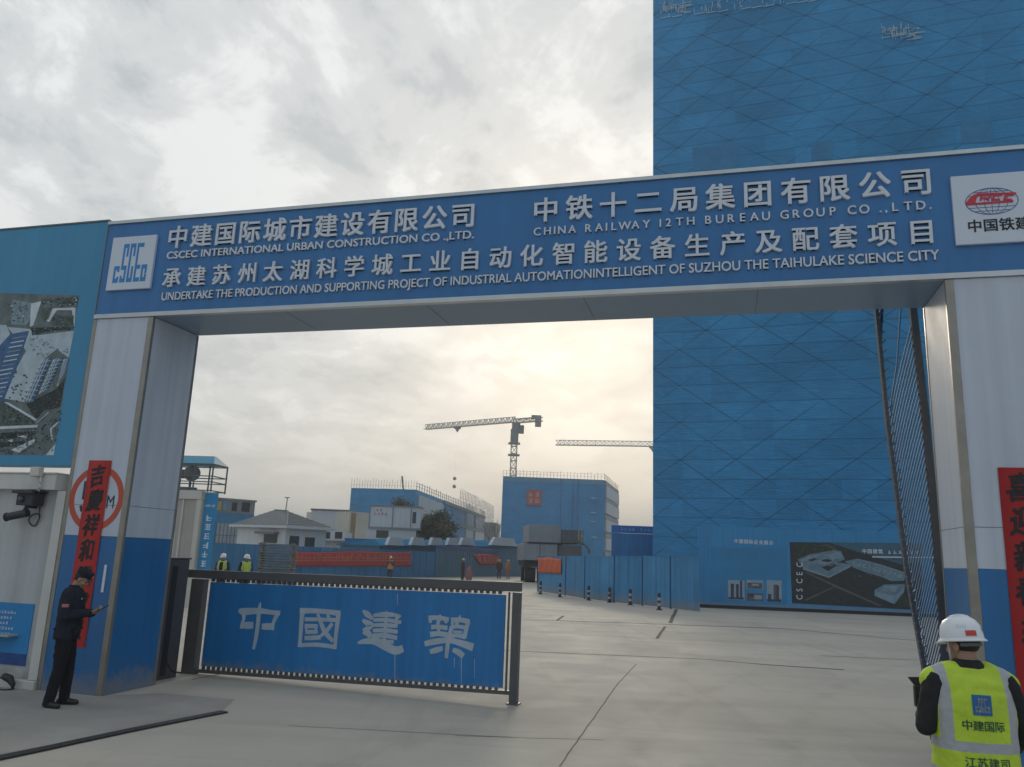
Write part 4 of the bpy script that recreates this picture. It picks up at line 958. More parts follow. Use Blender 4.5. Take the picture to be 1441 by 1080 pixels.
# ------------------------------------------------------------------ grey truck behind the curved hoarding
m_tk = M('truck_grey', (.27, .28, .30), .45, .14, 1.2, streak=.12); m_tk2 = M('truck_dark', (.12, .125, .13), .5, .2, 1.2); m_tyre = M('tyre', (.02, .02, .02), .7)
tp = at(735, 790, 69); tk = empty('box_truck', (tp.x, 69, 0), R(3), 'big grey box bodied truck parked behind the end of the curved hoarding', 'truck')
mb = MB(); mb.box(0, 2.95, 0, 7, 1.80, 3.22); body = mb.build('body', m_tk, tk, bevel=.03)
mb = MB(); mb.box(1.45, 1.50, -.012, .0, 1.82, 3.2); mb.box(0, 2.95, -.05, .0, 1.76, 1.84); mb.build('door_joint', m_rubber, body)
mb = MB(); mb.box(.5, 3.25, .1, 7, 3.34, 4.82); mb.build('upper_box', m_tk, tk, bevel=.03)
mb = MB(); mb.box(.40, 3.4, -.05, 7.2, 3.22, 3.335); mb.build('deck_edge', m_rubber, tk)
mb = MB(); mb.box(2.96, 5.1, .3, 7, 2.0, 3.2); mb.box(3.26, 5.2, .3, 7, 3.36, 4.5); mb.build('side_box', m_tk2, tk, bevel=.03)
mb = MB(); mb.box(4.75, 4.85, .2, .29, 3.6, 4.5); mb.box(5.0, 5.1, .2, .29, 3.5, 4.45); mb.box(4.7, 5.2, .2, .29, 4.0, 4.06); mb.build('ladder', M('ladder_tan', (.4, .36, .26), .5), tk)
mb = MB(); mb.path([(4.6, .25, 3.45), (5.3, .25, 3.3), (5.65, .25, 3.0), (5.75, .25, 2.6)], .09, 8); mb.build('pipe', m_tk2, tk, smooth=True)
mb = MB(); mb.box(.2, 4.4, .3, 7, 1.3, 1.76); mb.build('chassis', m_rubber, tk)
for x, y in ((.75, .9), (2.2, .9), (.75, 5), (2.2, 5)):
    mb = MB(); mb.tube((x - .45, y, .62), (x + .45, y, .62), .62, 22); wh = mb.build('wheel', m_tyre, tk); mb = MB(); mb.tube((x - .47, y, .62), (x + .47, y, .62), .3, 14); mb.build('rim', m_tk2, wh)

# ------------------------------------------------------------------ container office, blue sign, canopy
m_off = M('office_panel', (.40, .38, .34), .55, .1, 1, streak=.08); m_off2 = M('office_trim', (.54, .51, .45), .55, .1, 1)
c0 = at(272.5, 783, 28); of = empty('container_office', (c0.x, 28, 0), R(-6), 'beige container office with a door behind the gate cabinet', 'container office')
mb = MB(); mb.box(-5, 0, 0, 1.1, .0, 3.62); mb.build('wall', m_off, of)
mb = MB(); mb.box(-5.05, .06, -.08, 1.15, 3.62, 3.92); mb.build('roof_beam', m_off2, of, bevel=.01)
mb = MB(); mb.box(-.09, .07, -.07, .08, 0, 3.615); mb.box(-.62, -.56, -.05, .0, 0, 3.615); mb.build('corner_post', m_off2, of)
mb = MB(); mb.box(-1.9, -.75, -.02, .0, .1, 2.45); mb.build('door', m_off2, of)
sgn = empty('vertical_sign', (c0.x + .14, 28.1, .0), R(-6), 'tall narrow blue sign with a column of white characters on the container office side', 'sign')
mb = MB(); mb.box(-.02, .43, .0, .06, 1.25, 3.85); mb.build('board', M('sign_sky_blue', (.02, .24, .48), .5, .1, 1), sgn)
mb = MB(); rnd = random.Random(2)
for i in range(6): pseudo(mb, .2, 3.0 - i * .31, .24, -.012, .001, rnd)
for i in range(4): pseudo(mb, .06 + i * .095, 3.42, .1, -.012, .001, rnd)
mb.build('lettering', m_letter, sgn)
m_cn = M('canopy_blue', (.05, .24, .36), .5, .15); m_cs = M('canopy_steel', (.12, .14, .15), .5, .2)
k0 = c0 + Vector((-.28, .5, 0)); cnp = empty('canopy_frame', (k0.x, 28.55, 3.92), R(-6), 'small blue pitched canopy on a pipe frame over the container office roof', 'canopy')
mb = MB(); mb.prism([(-1.9, .95), (.70, .95), (.42, 1.27), (-1.75, 1.27)], -.55, .65); mb.v = [(x, y if z < 1.2 else y * .12 + .05, z) for x, y, z in mb.v]; mb.build('roof', m_cn, cnp)
for x, y in ((-.0, -.5), (.66, -.5), (.0, .6), (.66, .6), (-1.7, -.5), (-1.7, .6)):
    mb = MB(); mb.bar((x, y, -.02), (x, y, .96), .045, .045); mb.build('post', m_cs, cnp)
mb = MB()
for z in (.02, .32, .52, .92):
    for y in (-.5, .6): mb.bar((-1.7, y, z), (.66, y, z), .035, .035)
    mb.bar((.66, -.5, z), (.66, .6, z), .035, .035)
mb.build('rail', m_cs, cnp)
dr = empty('drum', (k0.x - .36, 28.55, 3.92), R(20), 'large round grey drum on a stand under the small blue canopy', 'drum')
mb = MB(); mb.tube((.05, -.35, .62), (.0, -.18, .62), .27, 22); mb.tube((-.62, .05, .6), (-.02, -.16, .6), .15, 14); mb.build('drum_body', M('drum_grey', (.16, .165, .17), .5, .2), dr)
mb = MB(); mb.bar((0, -.2, 0), (0, -.2, .4), .06, .06); mb.box(-.3, .25, -.4, .1, .0, .12); mb.build('stand', m_cs, dr)

# ------------------------------------------------------------------ low buildings beyond the fences
m_glass = M('window_dark', (.035, .04, .045), .15, .2); m_wwall = M('white_render', (.56, .57, .58), .6, .06, .6, streak=.08); m_roof = M('roof_tile', (.15, .155, .16), .6, .15, 2)
def facade(name, pl, label, cat='building'): return empty(name, pl.o, pl.yaw, label, cat)
# two storey site block
a = at(296, 760, 80); b = at(354, 760, 83); P2 = Plane((a.x, 80, 0), math.atan2(3, b.x - a.x)); bd2 = facade('site_block', P2, 'two storey site block, grey upper floor over blue walls, beside the white house'); L2 = (Vector((b.x, 83, 0)) - P2.o).length
mb = MB(); mb.box(-3, L2, 0, 5, 0, 5.28); mb.build('wall', M('site_blue', (.05, .20, .36), .55, .15, .6), bd2)
mb = MB(); mb.box(-3, L2, .05, 5, 5.29, 6.55); mb.box(-3.1, L2 + .1, -.1, 5.1, 6.55, 6.72); mb.build('upper_floor', M('site_grey', (.25, .25, .24), .6, .15, .8), bd2)
for u0, v0, u1, v1, mt in ((304, 706, 312, 718, M('panel_yellow', (.42, .32, .10), .6)), (313, 706, 320, 718, M('panel_pale_blue', (.14, .30, .44), .6)), (326, 708, 334, 719, m_glass), (340, 708, 352, 720, m_glass)):
    p, q_ = P2.sz(u0, v1), P2.sz(u1, v0); mb = MB(); mb.box(p[0], q_[0], -.03, .08, max(p[1], 5.38), min(q_[1], 6.45)); mb.build('window', mt, bd2)
p, q_ = P2.sz(301, 770), P2.sz(336, 738); mb = MB(); mb.box(p[0], q_[0], -.06, .0, p[1], q_[1]); wn = mb.build('glazed_front', M('glazing_pale', (.34, .37, .40), .4, .15), bd2)
mb = MB()
for k in range(7): x = p[0] + (q_[0] - p[0]) * k / 6; mb.box(x - .03, x + .03, -.09, -.06, p[1], q_[1])
mb.box(p[0], q_[0], -.092, -.061, (p[1] + q_[1]) / 2 - .03, (p[1] + q_[1]) / 2 + .03); mb.build('mullion', m_cs, wn)
# white house with a hip roof
hc = at(402, 750, 70); hl = at(334, 750, 72.6); hrr = at(459, 750, 73.2)
hc.z = hl.z = hrr.z = 0; hb = hl + hrr - hc; ho = empty('white_house', hc, 0, 'small white house with a grey hipped tile roof beyond the blue fence', 'house')
def rel(p, z): return (p.x - hc.x, p.y - hc.y, z)
mb = MB(); Q = [hl, hc, hrr, hb]; mb.add([rel(p, 0) for p in Q] + [rel(p, 3.75) for p in Q], [(0, 1, 5, 4), (1, 2, 6, 5), (2, 3, 7, 6), (3, 0, 4, 7), (0, 3, 2, 1), (4, 5, 6, 7)]); mb.build('wall', m_wwall, ho)
cen = (hl + hrr) / 2; ex = [cen + (p - cen) * 1.2 for p in Q]; r1 = at(386, 718, 73.0); r2 = at(405, 719.5, 73.4)
mb = MB(); mb.add([rel(p, 3.78) for p in ex] + [rel(p, 3.92) for p in ex] + [rel(r1, r1.z - 0), rel(r2, r2.z)], [(0, 1, 5, 4), (1, 2, 6, 5), (2, 3, 7, 6), (3, 0, 4, 7), (3, 2, 1, 0), (4, 5, 9, 8), (5, 6, 9), (6, 7, 8, 9), (7, 4, 8)])
rf = mb.build('roof', m_roof, ho)
mb = MB()
for A, B, C, D in ((ex[0], ex[1], r2, r1), (ex[1], ex[2], r2, r2)):
    for k in range(1, 9):
        t = k / 9; p = Vector(rel(A, 3.92)).lerp(Vector(rel(D, D.z)), t); q_ = Vector(rel(B, 3.92)).lerp(Vector(rel(C, C.z)), t); mb.bar(p + Vector((0, 0, .02)), q_ + Vector((0, 0, .02)), .04, .03)
mb.bar(Vector(rel(ex[1], 3.96)), Vector(rel(r2, r2.z + .02)), .14, .10); mb.bar(Vector(rel(r1, r1.z + .02)), Vector(rel(r2, r2.z + .02)), .14, .1); mb.build('tile_ridge', M('ridge_grey', (.20, .205, .21), .6), rf)
mb = MB(); 
for i in range(4): mb.bar(Vector(rel(ex[i], 3.83)), Vector(rel(ex[(i + 1) % 4], 3.83)), .1, .2)
mb.build('eaves', m_wwall, ho)
hL = Plane(hl, math.atan2(hc.y - hl.y, hc.x - hl.x)); hR = Plane(hc, math.atan2(hrr.y - hc.y, hrr.x - hc.x))
def onp(pl, mb, u0, v0, u1, v1, y0, y1):
    p, q_ = pl.sz(u0, v1), pl.sz(u1, v0); off = pl.o - hc
    mb.box(p[0], q_[0], y0, y1, p[1], q_[1], lambda v: (off.x + pl.t.x * v[0] + pl.n.x * v[1], off.y + pl.t.y * v[0] + pl.n.y * v[1], v[2]))
for pl, r_ in ((hL, (371, 752, 391, 764)), (hR, (406, 755, 421, 772)), (hR, (428, 757, 443, 773))):
    mb = MB(); onp(pl, mb, *r_, -.04, .03); mb.build('window', m_glass, ho)
mb = MB(); onp(hL, mb, 366, 749, 393, 751.5, -.7, 0); mb.build('awning', m_roof, ho)
at_ = empty('aerial_mast', (r2.x - .2, r2.y, r2.z), 0, 'thin mast aerial standing on the white house roof ridge', 'aerial')
mb = MB(); mb.bar((0, 0, -.05), (.06, 0, 1.25), .07, .07); mb.bar((-.2, 0, 1.2), (.25, 0, 1.22), .05, .08); mb.build('mast', m_cs, at_)
# grey sheds and cabins
def block(name, u0, v0, u1, v1, d0, d1, dep, mat, label, cat, z0=0.0):
    a = at(u0, v1, d0); b = at(u1, v1, d1); zt = at((u0 + u1) / 2, v0, (d0 + d1) / 2).z; pl = Plane((a.x, d0, 0), math.atan2(d1 - d0, b.x - a.x)); L = (Vector((b.x, d1, 0)) - pl.o).length
    r = empty(name, pl.o, pl.yaw, label, cat); mb = MB(); mb.box(0, L, 0, dep, z0, zt); mb.build('wall', mat, r); return r, pl, L, zt
m_gsh = M('shed_grey', (.50, .51, .54), .6, .08, .5, streak=.06); m_beige = M('shed_beige', (.52, .50, .44), .6, .12, .6, streak=.1)
r, pl, L, zt = block('grey_shed', 435, 719, 489, 757, 95, 95, 12, m_gsh, 'plain pale grey shed wall right of the white house roof', 'shed')
mb = MB(); mb.box(-.1, L + .1, -.1, 12, zt, zt + .18); mb.build('roof_edge', m_tk2, r)
r, pl, L, zt = block('beige_shed', 489, 721, 517, 757, 93, 95, 9, m_beige, 'narrow beige shed with a rust stained corner beside the plain grey shed', 'shed')
mb = MB(); p, q_ = pl.sz(490, 752), pl.sz(498, 722); mb.box(.25, .95, -.02, .0, p[1] - .5, zt - .1); mb.build('rust_stain', M('rust', (.30, .21, .12), .8, .3, 2, streak=.2), r)
r, pl, L, zt = block('site_cabin', 452, 748, 484, 765, 80, 80, 4, m_wwall, 'low white cabin with dark windows tucked right of the white house', 'cabin')
for u0, u1 in ((454, 465), (471, 482)):
    p, q_ = pl.sz(u0, 758), pl.sz(u1, 749); mb = MB(); mb.box(p[0], q_[0], -.04, .02, p[1], q_[1]); mb.build('window', m_glass, r)
mb = MB(); mb.box(-3.5, L + 3, -.8, 4.5, zt - .9, zt - .78); mb.build('lean_roof', m_wwall, r)
r, pl, L, zt = block('blue_container', 484, 760, 522, 775, 74, 74, 2.5, M('container_blue', (.02, .17, .38), .5, .15, .8), 'plain blue container behind the middle of the long red banner', 'container')
mb = MB()
for k in range(16): mb.box(L * k / 16, L * k / 16 + .06, -.03, 0, .1, zt - .1)
mb.box(-.03, L + .03, -.05, 2.5, zt, zt + .12); mb.build('ribs', M('container_rib', (.03, .13, .3), .5), r)
r, pl, L, zt = block('site_container', 514, 745, 585, 760, 86, 86, 2.5, m_wwall, 'lower white container office carrying the red lettered one', 'container')
p, q_ = pl.sz(529, 757), pl.sz(547, 747); mb = MB(); mb.box(p[0], q_[0], -.03, .02, p[1], q_[1]); mb.build('window', m_glass, r); zl = zt
a = at(519, 745, 85.9); b = at(591, 745, 85.9); ztop = at(555, 714, 86).z
r = empty('site_container', (a.x, 85.9, zl), 0, 'upper white container office with faded red lettering stacked near the trees', 'container'); L = b.x - a.x
mb = MB(); mb.box(0, L, 0, 2.5, .0, ztop - zl); mb.build('wall', m_wwall, r)
mb = MB(); mb.box(-.06, L + .06, -.08, 2.5, ztop - zl, ztop - zl + .16); mb.box(-.06, L + .06, -.08, 0, 0, .2)
for x in (-.04, L * .44, L * .80): mb.box(x, x + .09, -.06, 0, .2, ztop - zl)
mb.build('frame', M('container_frame', (.22, .23, .24), .6), r)
mb = MB(); mb.box(L * .84, L * .91, -.03, .02, .7, 1.9); mb.build('window', m_glass, r)
mb = MB(); rnd = random.Random(8)
for i in range(4): pseudo(mb, .55 + i * .38, ztop - zl - .75, .34, -.03, .0, rnd)
for i in range(2): pseudo(mb, .75 + i * .38, ztop - zl - .35, .3, -.03, .0, rnd)
mb.build('lettering', M('faded_red', (.45, .16, .15), .6), r)
# long shed with white roof vents
a = at(534, 765, 71.5); b = at(737, 765, 89); SP = Plane((a.x, 71.5, 0), math.atan2(17.5, b.x - a.x)); sh = facade('long_shed', SP, 'long blue roofed shed with a row of white roof vents behind the fences', 'shed'); Ls = (Vector((b.x, 89, 0)) - SP.o).length
e0, e1, r0_, r1_ = SP.sz(536, 767.5)[1], SP.sz(735, 769.5)[1], SP.sz(536, 759)[1], SP.sz(735, 761)[1]
mb = MB(); mb.add([(0, 0, 0), (Ls, 0, 0), (Ls, 5, 0), (0, 5, 0), (0, 0, e0 - .1), (Ls, 0, e1 - .1), (Ls, 5, e1 - .1), (0, 5, e0 - .1)], [(0, 1, 5, 4), (1, 2, 6, 5), (2, 3, 7, 6), (3, 0, 4, 7), (3, 2, 1, 0), (4, 5, 6, 7)]); mb.build('wall', m_fr, sh)
mb = MB(); mb.add([(-.2, -.4, e0), (Ls + .2, -.4, e1), (Ls + .2, .5, r1_), (-.2, .5, r0_), (-.2, 5.4, e0), (Ls + .2, 5.4, e1), (-.2, -.4, e0 - .09), (Ls + .2, -.4, e1 - .09), (Ls + .2, 5.4, e1 - .09), (-.2, 5.4, e0 - .09)], [(0, 1, 2, 3), (3, 2, 5, 4), (0, 6, 7, 1), (4, 5, 8, 9), (6, 9, 8, 7), (0, 3, 4, 9, 6), (1, 7, 8, 5, 2)])
mb.build('roof', M('roof_sky_blue', (.03, .20, .36), .8, .15, spec=.1), sh)
for u, w in ((550, 24), (582, 21), (608, 18), (631, 16), (652, 21), (703, 38)):
    p, q_ = SP.sz(u - w / 2, 767), SP.sz(u + w / 2, 757 + (u - 550) * .008); m_ = q_[0] - p[0]; mb = MB(); zt_ = q_[1]
    mb.prism([(p[0], p[1]), (p[0] + m_, p[1]), (p[0] + m_ * .84, zt_), (p[0] + m_ * .16, zt_)], -.62, -.25); mb.build('roof_vent', m_wwall, sh)

# ------------------------------------------------------------------ netted blocks, cranes
m_net2 = net_mat('net_far', (.05, .26, .49), 1.6, False, .5, .90); m_net3 = net_mat('net_mid', (.045, .25, .48), 1.6, False, .5, .92)
m_shell = M('pale_cladding', (.33, .40, .47), .6, .12, .3, streak=.08); m_slab = M('slab_grey', (.17, .20, .23), .6, .2, .3); m_rail = M('scaffold_pipe', (.24, .25, .25), .5, .2)
C1 = Vector((at(583, 740, 120).x, 120, 0)); F1 = Vector((at(681, 740, 195).x, 195, 0)); L1 = Vector((at(490, 740, 121.5).x, 121.5, 0)); B1 = L1 + F1 - C1
def footprint(name, Q, h, label, mat):
    r = empty(name, Q[1], 0, label, 'building'); mb = MB(); o = Q[1]; n = len(Q)
    mb.add([(p.x - o.x, p.y - o.y, 0) for p in Q] + [(p.x - o.x, p.y - o.y, h) for p in Q], [(i, (i + 1) % n, n + (i + 1) % n, n + i) for i in range(n)] + [tuple(range(n)), tuple(range(2 * n - 1, n - 1, -1))]); mb.build('netting', mat, r); return r
b1 = footprint('netted_block', [L1, C1, F1, B1], 11.3, 'low long block in blue netting with bar scaffold along its roof, behind the containers', m_net2)
S1 = Plane(C1, math.atan2(F1.y - C1.y, F1.x - C1.x)); LS1 = (F1 - C1).length
def on_side(pl, o, mb, x0, x1, z0, z1, y0, y1):
    off = pl.o - o
    mb.box(x0, x1, y0, y1, z0, z1, lambda v: (off.x + pl.t.x * v[0] + pl.n.x * v[1], off.y + pl.t.y * v[0] + pl.n.y * v[1], v[2]))
for x0, x1 in ((1.0, 21), (47, 57), (60, 74.5)):
    for z0, z1 in ((8.0, 10.6), (4.4, 7.2), (.5, 3.6)): mb = MB(); on_side(S1, C1, mb, x0, x1, z0, z1, -.25, .0); mb.build('pale_panel', m_shell, b1)
mb = MB()
for z in (7.3, 3.8): on_side(S1, C1, mb, 0, LS1, z, z + .55, -.2, .0)
on_side(S1, C1, mb, 22, LS1, 10.7, 11.3, -.3, .0); mb.build('floor_band', m_slab, b1)
mb = MB()
def rail(mb, a, b, z, h, n, r, rows):
    for i in range(n + 1):
        p = a.lerp(b, i / n); hh = h * random.uniform(.75, 1.1); mb.bar((p.x, p.y, z), (p.x, p.y, z + hh), r, r)
    for k in rows: mb.bar((a.x, a.y, z + k), (b.x, b.y, z + k), r * .7, r * .7)
o1 = C1; rail(mb, L1 - o1, C1 - o1, 11.3, 1.45, 24, .035, (.5,)); 
mb.build('roof_rail', m_rail, b1)
mb = MB(); rail(mb, C1 - o1, F1 - o1, 11.3, 1.3, 40, .07, (.5, 1.0)); mid = C1.lerp(F1, .35)
off = Vector((2.2, -.3, 0))
for k in range(4): rail(mb, mid - o1 + off, F1 - o1 + off, 7.6 + k * 1.55, 1.55, 26, .07, (1.5,))
mb.build('scaffold', m_rail, b1)
mp0 = C1.lerp(L1, .22); mb = MB(); z0 = at(564, 690, 120.3).z; mb.bar((mp0.x - o1.x, 2, 11.2), (mp0.x - o1.x - .35, 2, 13.4), .22, .22); mb.build('roof_post', m_cs, b1)
G1 = at(681, 740, 212); bl1 = footprint('grey_block', [Vector((G1.x, 212, 0)), Vector((at(698, 740, 214).x, 214, 0)), Vector((at(698, 740, 214).x + 1, 225, 0)), Vector((G1.x, 225, 0))], 10.6, 'small grey unfinished block beyond the long netted block', M('raw_grey', (.17, .18, .19), .7, .2, .3)); bl1.children[0].name = 'wall'
C2 = Vector((at(850, 730, 150).x, 150, 0)); L2_ = Vector((at(705.5, 730, 150).x, 150, 0)); F2 = Vector((at(869, 730, 172).x, 172, 0)); B2 = L2_ + F2 - C2; H2 = 16.75
b2 = footprint('netted_block', [L2_, C2, F2, B2], H2, 'tall square block in blue netting with a red four character sign, under the crane', m_net3)
S2 = Plane(C2, math.atan2(F2.y - C2.y, F2.x - C2.x)); LS2 = (F2 - C2).length
for z in (.4, 3.9, 7.3, 10.6, 13.6): mb = MB(); on_side(S2, C2, mb, .6, LS2 - .3, z, z + 2.2, -.35, .0); mb.build('pale_panel', m_shell, b2)
mb = MB()
for z in (2.7, 6.2, 9.6, 12.9, 15.9): on_side(S2, C2, mb, .3, LS2, z, z + .8, -.2, .0)
mb.build('floor_band', m_slab, b2)
mb = MB(); rail(mb, L2_ - C2, Vector((0, 0, 0)), H2, 1.25, 30, .05, (.55, 1.05)); rail(mb, Vector((0, 0, 0)), F2 - C2, H2, 1.2, 10, .06, (.5, 1.0)); mb.build('roof_rail', m_rail, b2)
mb = MB(); mb.box(L2_.x - C2.x, .0, -.04, 0, H2 - .85, H2 - .02); mb.build('top_band', M('net_pale_band', (.12, .27, .38), .6, .2), b2)
mb = MB()
for u in (789, 806, 813): x = at(u, 720, 150).x - C2.x; mb.bar((x, -.1, 0), (x, -.1, H2), .12, .1)
mb.build('standard', m_dnet, b2)
mb = MB()
for u, v in ((835, 701), (835, 721.5), (835, 734), (836, 756)):
    p = at(u, v, 150); mb.bar((p.x - C2.x - .5, -.12, p.z), (p.x - C2.x + .45, -.12, p.z - .08), .2, .16)
mb.build('net_tear', m_pipe, b2)
p, q_ = at(741, 711, 150), at(762, 690.5, 150); mb = MB(); mb.box(p.x - C2.x, q_.x - C2.x, -.25, -.05, p.z, q_.z); rs = mb.build('red_sign', M('sign_red', (.46, .09, .085), .5, .1), b2)
mb = MB(); cxx, czz = (p.x + q_.x) / 2 - C2.x, (p.z + q_.z) / 2; rnd = random.Random(12)
for dx in (-.62, .62):
    for dz in (-.62, .62): pseudo(mb, cxx + dx, czz + dz, .95, -.29, -.249, rnd)
mb.build('lettering', M('sign_tan', (.55, .40, .30), .5), rs)

def lattice(mb, a, b, w, h, n, r, tri=False):
    """square or triangular lattice boom from a to b"""
    a = Vector(a); b = Vector(b); d = (b - a).normalized(); s = d.cross(Vector((0, 0, 1)))
    s = s.normalized() if s.length > .1 else Vector((1, 0, 0)); u = s.cross(d)
    offs = [s * (w / 2), -s * (w / 2), u * h] if tri else [s * (w / 2) + u * (h / 2), -s * (w / 2) + u * (h / 2), -s * (w / 2) - u * (h / 2), s * (w / 2) - u * (h / 2)]
    m = len(offs)
    for o in offs: mb.bar(a + o, b + o, r * 1.5, r * 1.5)
    for i in range(n):
        p, q_ = a.lerp(b, i / n), a.lerp(b, (i + 1) / n)
        for k in range(m):
            o1_, o2 = offs[k], offs[(k + 1) % m]; mb.bar(p + o1_, p + o2, r, r)
            mb.bar(p + (o1_ if i % 2 else o2), q_ + (o2 if i % 2 else o1_), r, r)
def crane(base, z, tip, tail, label, hook_t, hook_len, mcol, th=.16):
    r = empty('tower_crane', base, 0, label, 'crane'); o = Vector(base); o.z = 0
    T = Vector(tip) - o; K = Vector(tail) - o
    mb = MB(); lattice(mb, (0, 0, 0), (0, 0, z - 4.2), 1.35, 1.35, int(z / 1.9), th * .9); mb.build('mast', mcol, r)
    mb = MB(); mb.box(-.95, .95, -.95, .95, z - 5.2, z - 1.9); mb.box(-.7, 1.3, -.9, .9, z - 1.9, z - .3); mb.build('slewing_unit', M('crane_dark', (.26, .25, .22), .5, .3), r)
    for za in (5.4, 8.2): mb = MB(); mb.box(-1.4, 1.4, -1.2, 1.2, z - za, z - za + .28); mb.build('platform', M('crane_dark', (.26, .25, .22)), r)
    mb = MB(); mb.box(.9, 2.2, -1.7, -.4, z - 2.9, z - 1.0); mb.build('cab', M('crane_cab', (.16, .16, .16), .4, .2), r)
    mb = MB(); lattice(mb, (0, 0, z), T, 1.1, 1.25, 34, th * .7, True); mb.build('jib', mcol, r)
    mb = MB(); lattice(mb, (0, 0, z + .2), K, 1.1, .9, 8, th * .7); mb.build('counter_jib', mcol, r)
    k = K.lerp(Vector((0, 0, z)), .12); mb = MB(); mb.box(k.x - .7, k.x + .7, k.y - .8, k.y + .8, k.z - 1.7, k.z + .2); mb.box(k.x - 1.6, k.x + .7, k.y - .6, k.y + .6, k.z + .2, k.z + .9); mb.build('counterweight', M('crane_dark', (.26, .25, .22)), r)
    p = Vector((0, 0, z)).lerp(T, hook_t); mb = MB(); mb.box(p.x - .9, p.x + .9, p.y - .5, p.y + .5, p.z - .5, p.z); mb.prism([(p.x - .6, p.z - .5), (p.x + .6, p.z - .5), (p.x + .15, p.z - 1.3), (p.x - .15, p.z - 1.3)], p.y - .4, p.y + .4); mb.build('trolley', M('crane_dark', (.26, .25, .22)), r)
    if hook_len:
        mb = MB(); mb.bar((p.x, p.y, p.z - .4), (p.x, p.y, p.z - hook_len), .008, .008); hk = mb.build('hoist_rope', m_rail, r)
        mb = MB(); mb.ell((p.x, p.y, p.z - hook_len + 2), (.45, .45, .45)); mb.build('hook_weight', M('crane_dark', (.26, .25, .22)), hk); mb = MB(); mb.ell((p.x, p.y, p.z - hook_len), (.45, .45, .5)); mb.build('hook_block', M('crane_dark', (.26, .25, .22)), hk)
    return r
m_cr = M('crane_paint', (.50, .47, .40), .5, .2); m_cr2 = M('crane_paint_pale', (.55, .53, .48), .5, .2)
zc = at(723, 594, 190).z; t1 = at(598, 604.5, 190 * (zc - 2.1) / (at(598, 604.5, 190).z - 2.1)); k1 = at(762, 590, 190 * (zc - 2.1) / (at(762, 590, 190).z - 2.1))
bx = at(723, 640, 190).x
crane((bx, 190, 0), zc, t1, k1, 'tower crane standing behind the block with the red sign, its whole jib in view', .62, 15.2, m_cr)
z2 = at(850, 627, 200).z; t2 = at(782, 626.5, 200 * (z2 - 2.1) / (at(782, 626.5, 200).z - 2.1)); e2 = at(918, 628.5, 200 * (z2 - 2.1) / (at(918, 628.5, 200).z - 2.1)); dd = (e2 - t2).normalized()
b2_ = e2 + dd * 14; tl = b2_ + dd * 13
crane((b2_.x, b2_.y, 0), z2, t2, tl, 'second tower crane, only its jib showing beside the netted tower', .36, 0, m_cr2, .15)

# ------------------------------------------------------------------ trees
m_bark = M('bark', (.09, .075, .06), .85, .3, 4); m_lf = [M('leaf_olive', (.075, .085, .045), .7, .3, 1), M('leaf_dark', (.045, .058, .032), .7, .3, 1), M('leaf_brown', (.11, .10, .06), .7, .3, 1)]
def tree(label, base, h, rad, cz, n, leaf, squash=.9, dens=3, trunk=.16, sd=1):
    rnd = random.Random(sd); r = empty('tree', base, 0, label, 'tree', None); mb = MB(); top = Vector((rnd.uniform(-.2, .2), 0, cz))
    mb.cap((0, 0, -.05), top * .55, trunk, trunk * .7, 8); mb.cap(top * .55, top, trunk * .7, trunk * .35, 8); clumps = []
    for i in range(n):
        a = rnd.uniform(0, 6.283); e = rnd.uniform(-.5, 1.3); d = rnd.uniform(.35, 1) * rad
        c = top + Vector((math.cos(a) * math.cos(e) * d, math.sin(a) * math.cos(e) * d, math.sin(e) * d * squash)); clumps.append((c, rnd.uniform(.28, .5) * rad)); mb.cap(top * rnd.uniform(.5, .95), c, trunk * .3, trunk * .08, 5)
    mb.build('trunk', m_bark, r); lm = MB()
    for c, cr in clumps:
        lm.cur = rnd.choice((0, 0, 1, 1, 2))
        for k in range(dens):
            q_ = Vector((rnd.gauss(0, .5), rnd.gauss(0, .5), rnd.gauss(0, .42))) * cr; p = c + q_; a = Vector((rnd.uniform(-1, 1), rnd.uniform(-1, 1), rnd.uniform(-1, 1))).normalized(); b = a.orthogonal().normalized(); l = leaf * rnd.uniform(.6, 1.2)
            lm.add([p - a * l, p + b * l * .5, p + a * l, p - b * l * .5], [(0, 1, 2, 3)])
    lm.build('crown', m_lf, r); return r
p = at(612, 757, 88); tree('bushy dark olive tree at the right end of the stacked container offices', (p.x, 88, 0), 6, 2.05, 4.15, 46, .17, 1.0, 150, .2, 3)
p = at(561, 720, 100); tree('tree top with a brownish flat crown showing above the red lettered container', (p.x, 100, 0), 7.5, 1.5, 7.55, 18, .16, .45, 80, .16, 5)
p = at(692, 757, 178); bt = empty('bare_tree', (p.x, 178, 0), 0, 'leafless tree between the long netted block and the block with the red sign', 'tree')
mb = MB(); rnd = random.Random(31)
def branch(p, d, l, r, k):
    q_ = p + d * l; mb.tube(p, q_, r, 5, r * .6)
    if k:
        for i in range(3 if k > 2 else 2):
            e = (d + Vector((rnd.uniform(-.6, .6), rnd.uniform(-.6, .6), rnd.uniform(-.1, .5)))).normalized(); branch(p + d * l * rnd.uniform(.55, 1), e, l * rnd.uniform(.6, .8), r * .55, k - 1)
branch(Vector((0, 0, 0)), Vector((.08, 0, 1)), 4.2, .22, 5); mb.build('trunk', m_bark, bt)

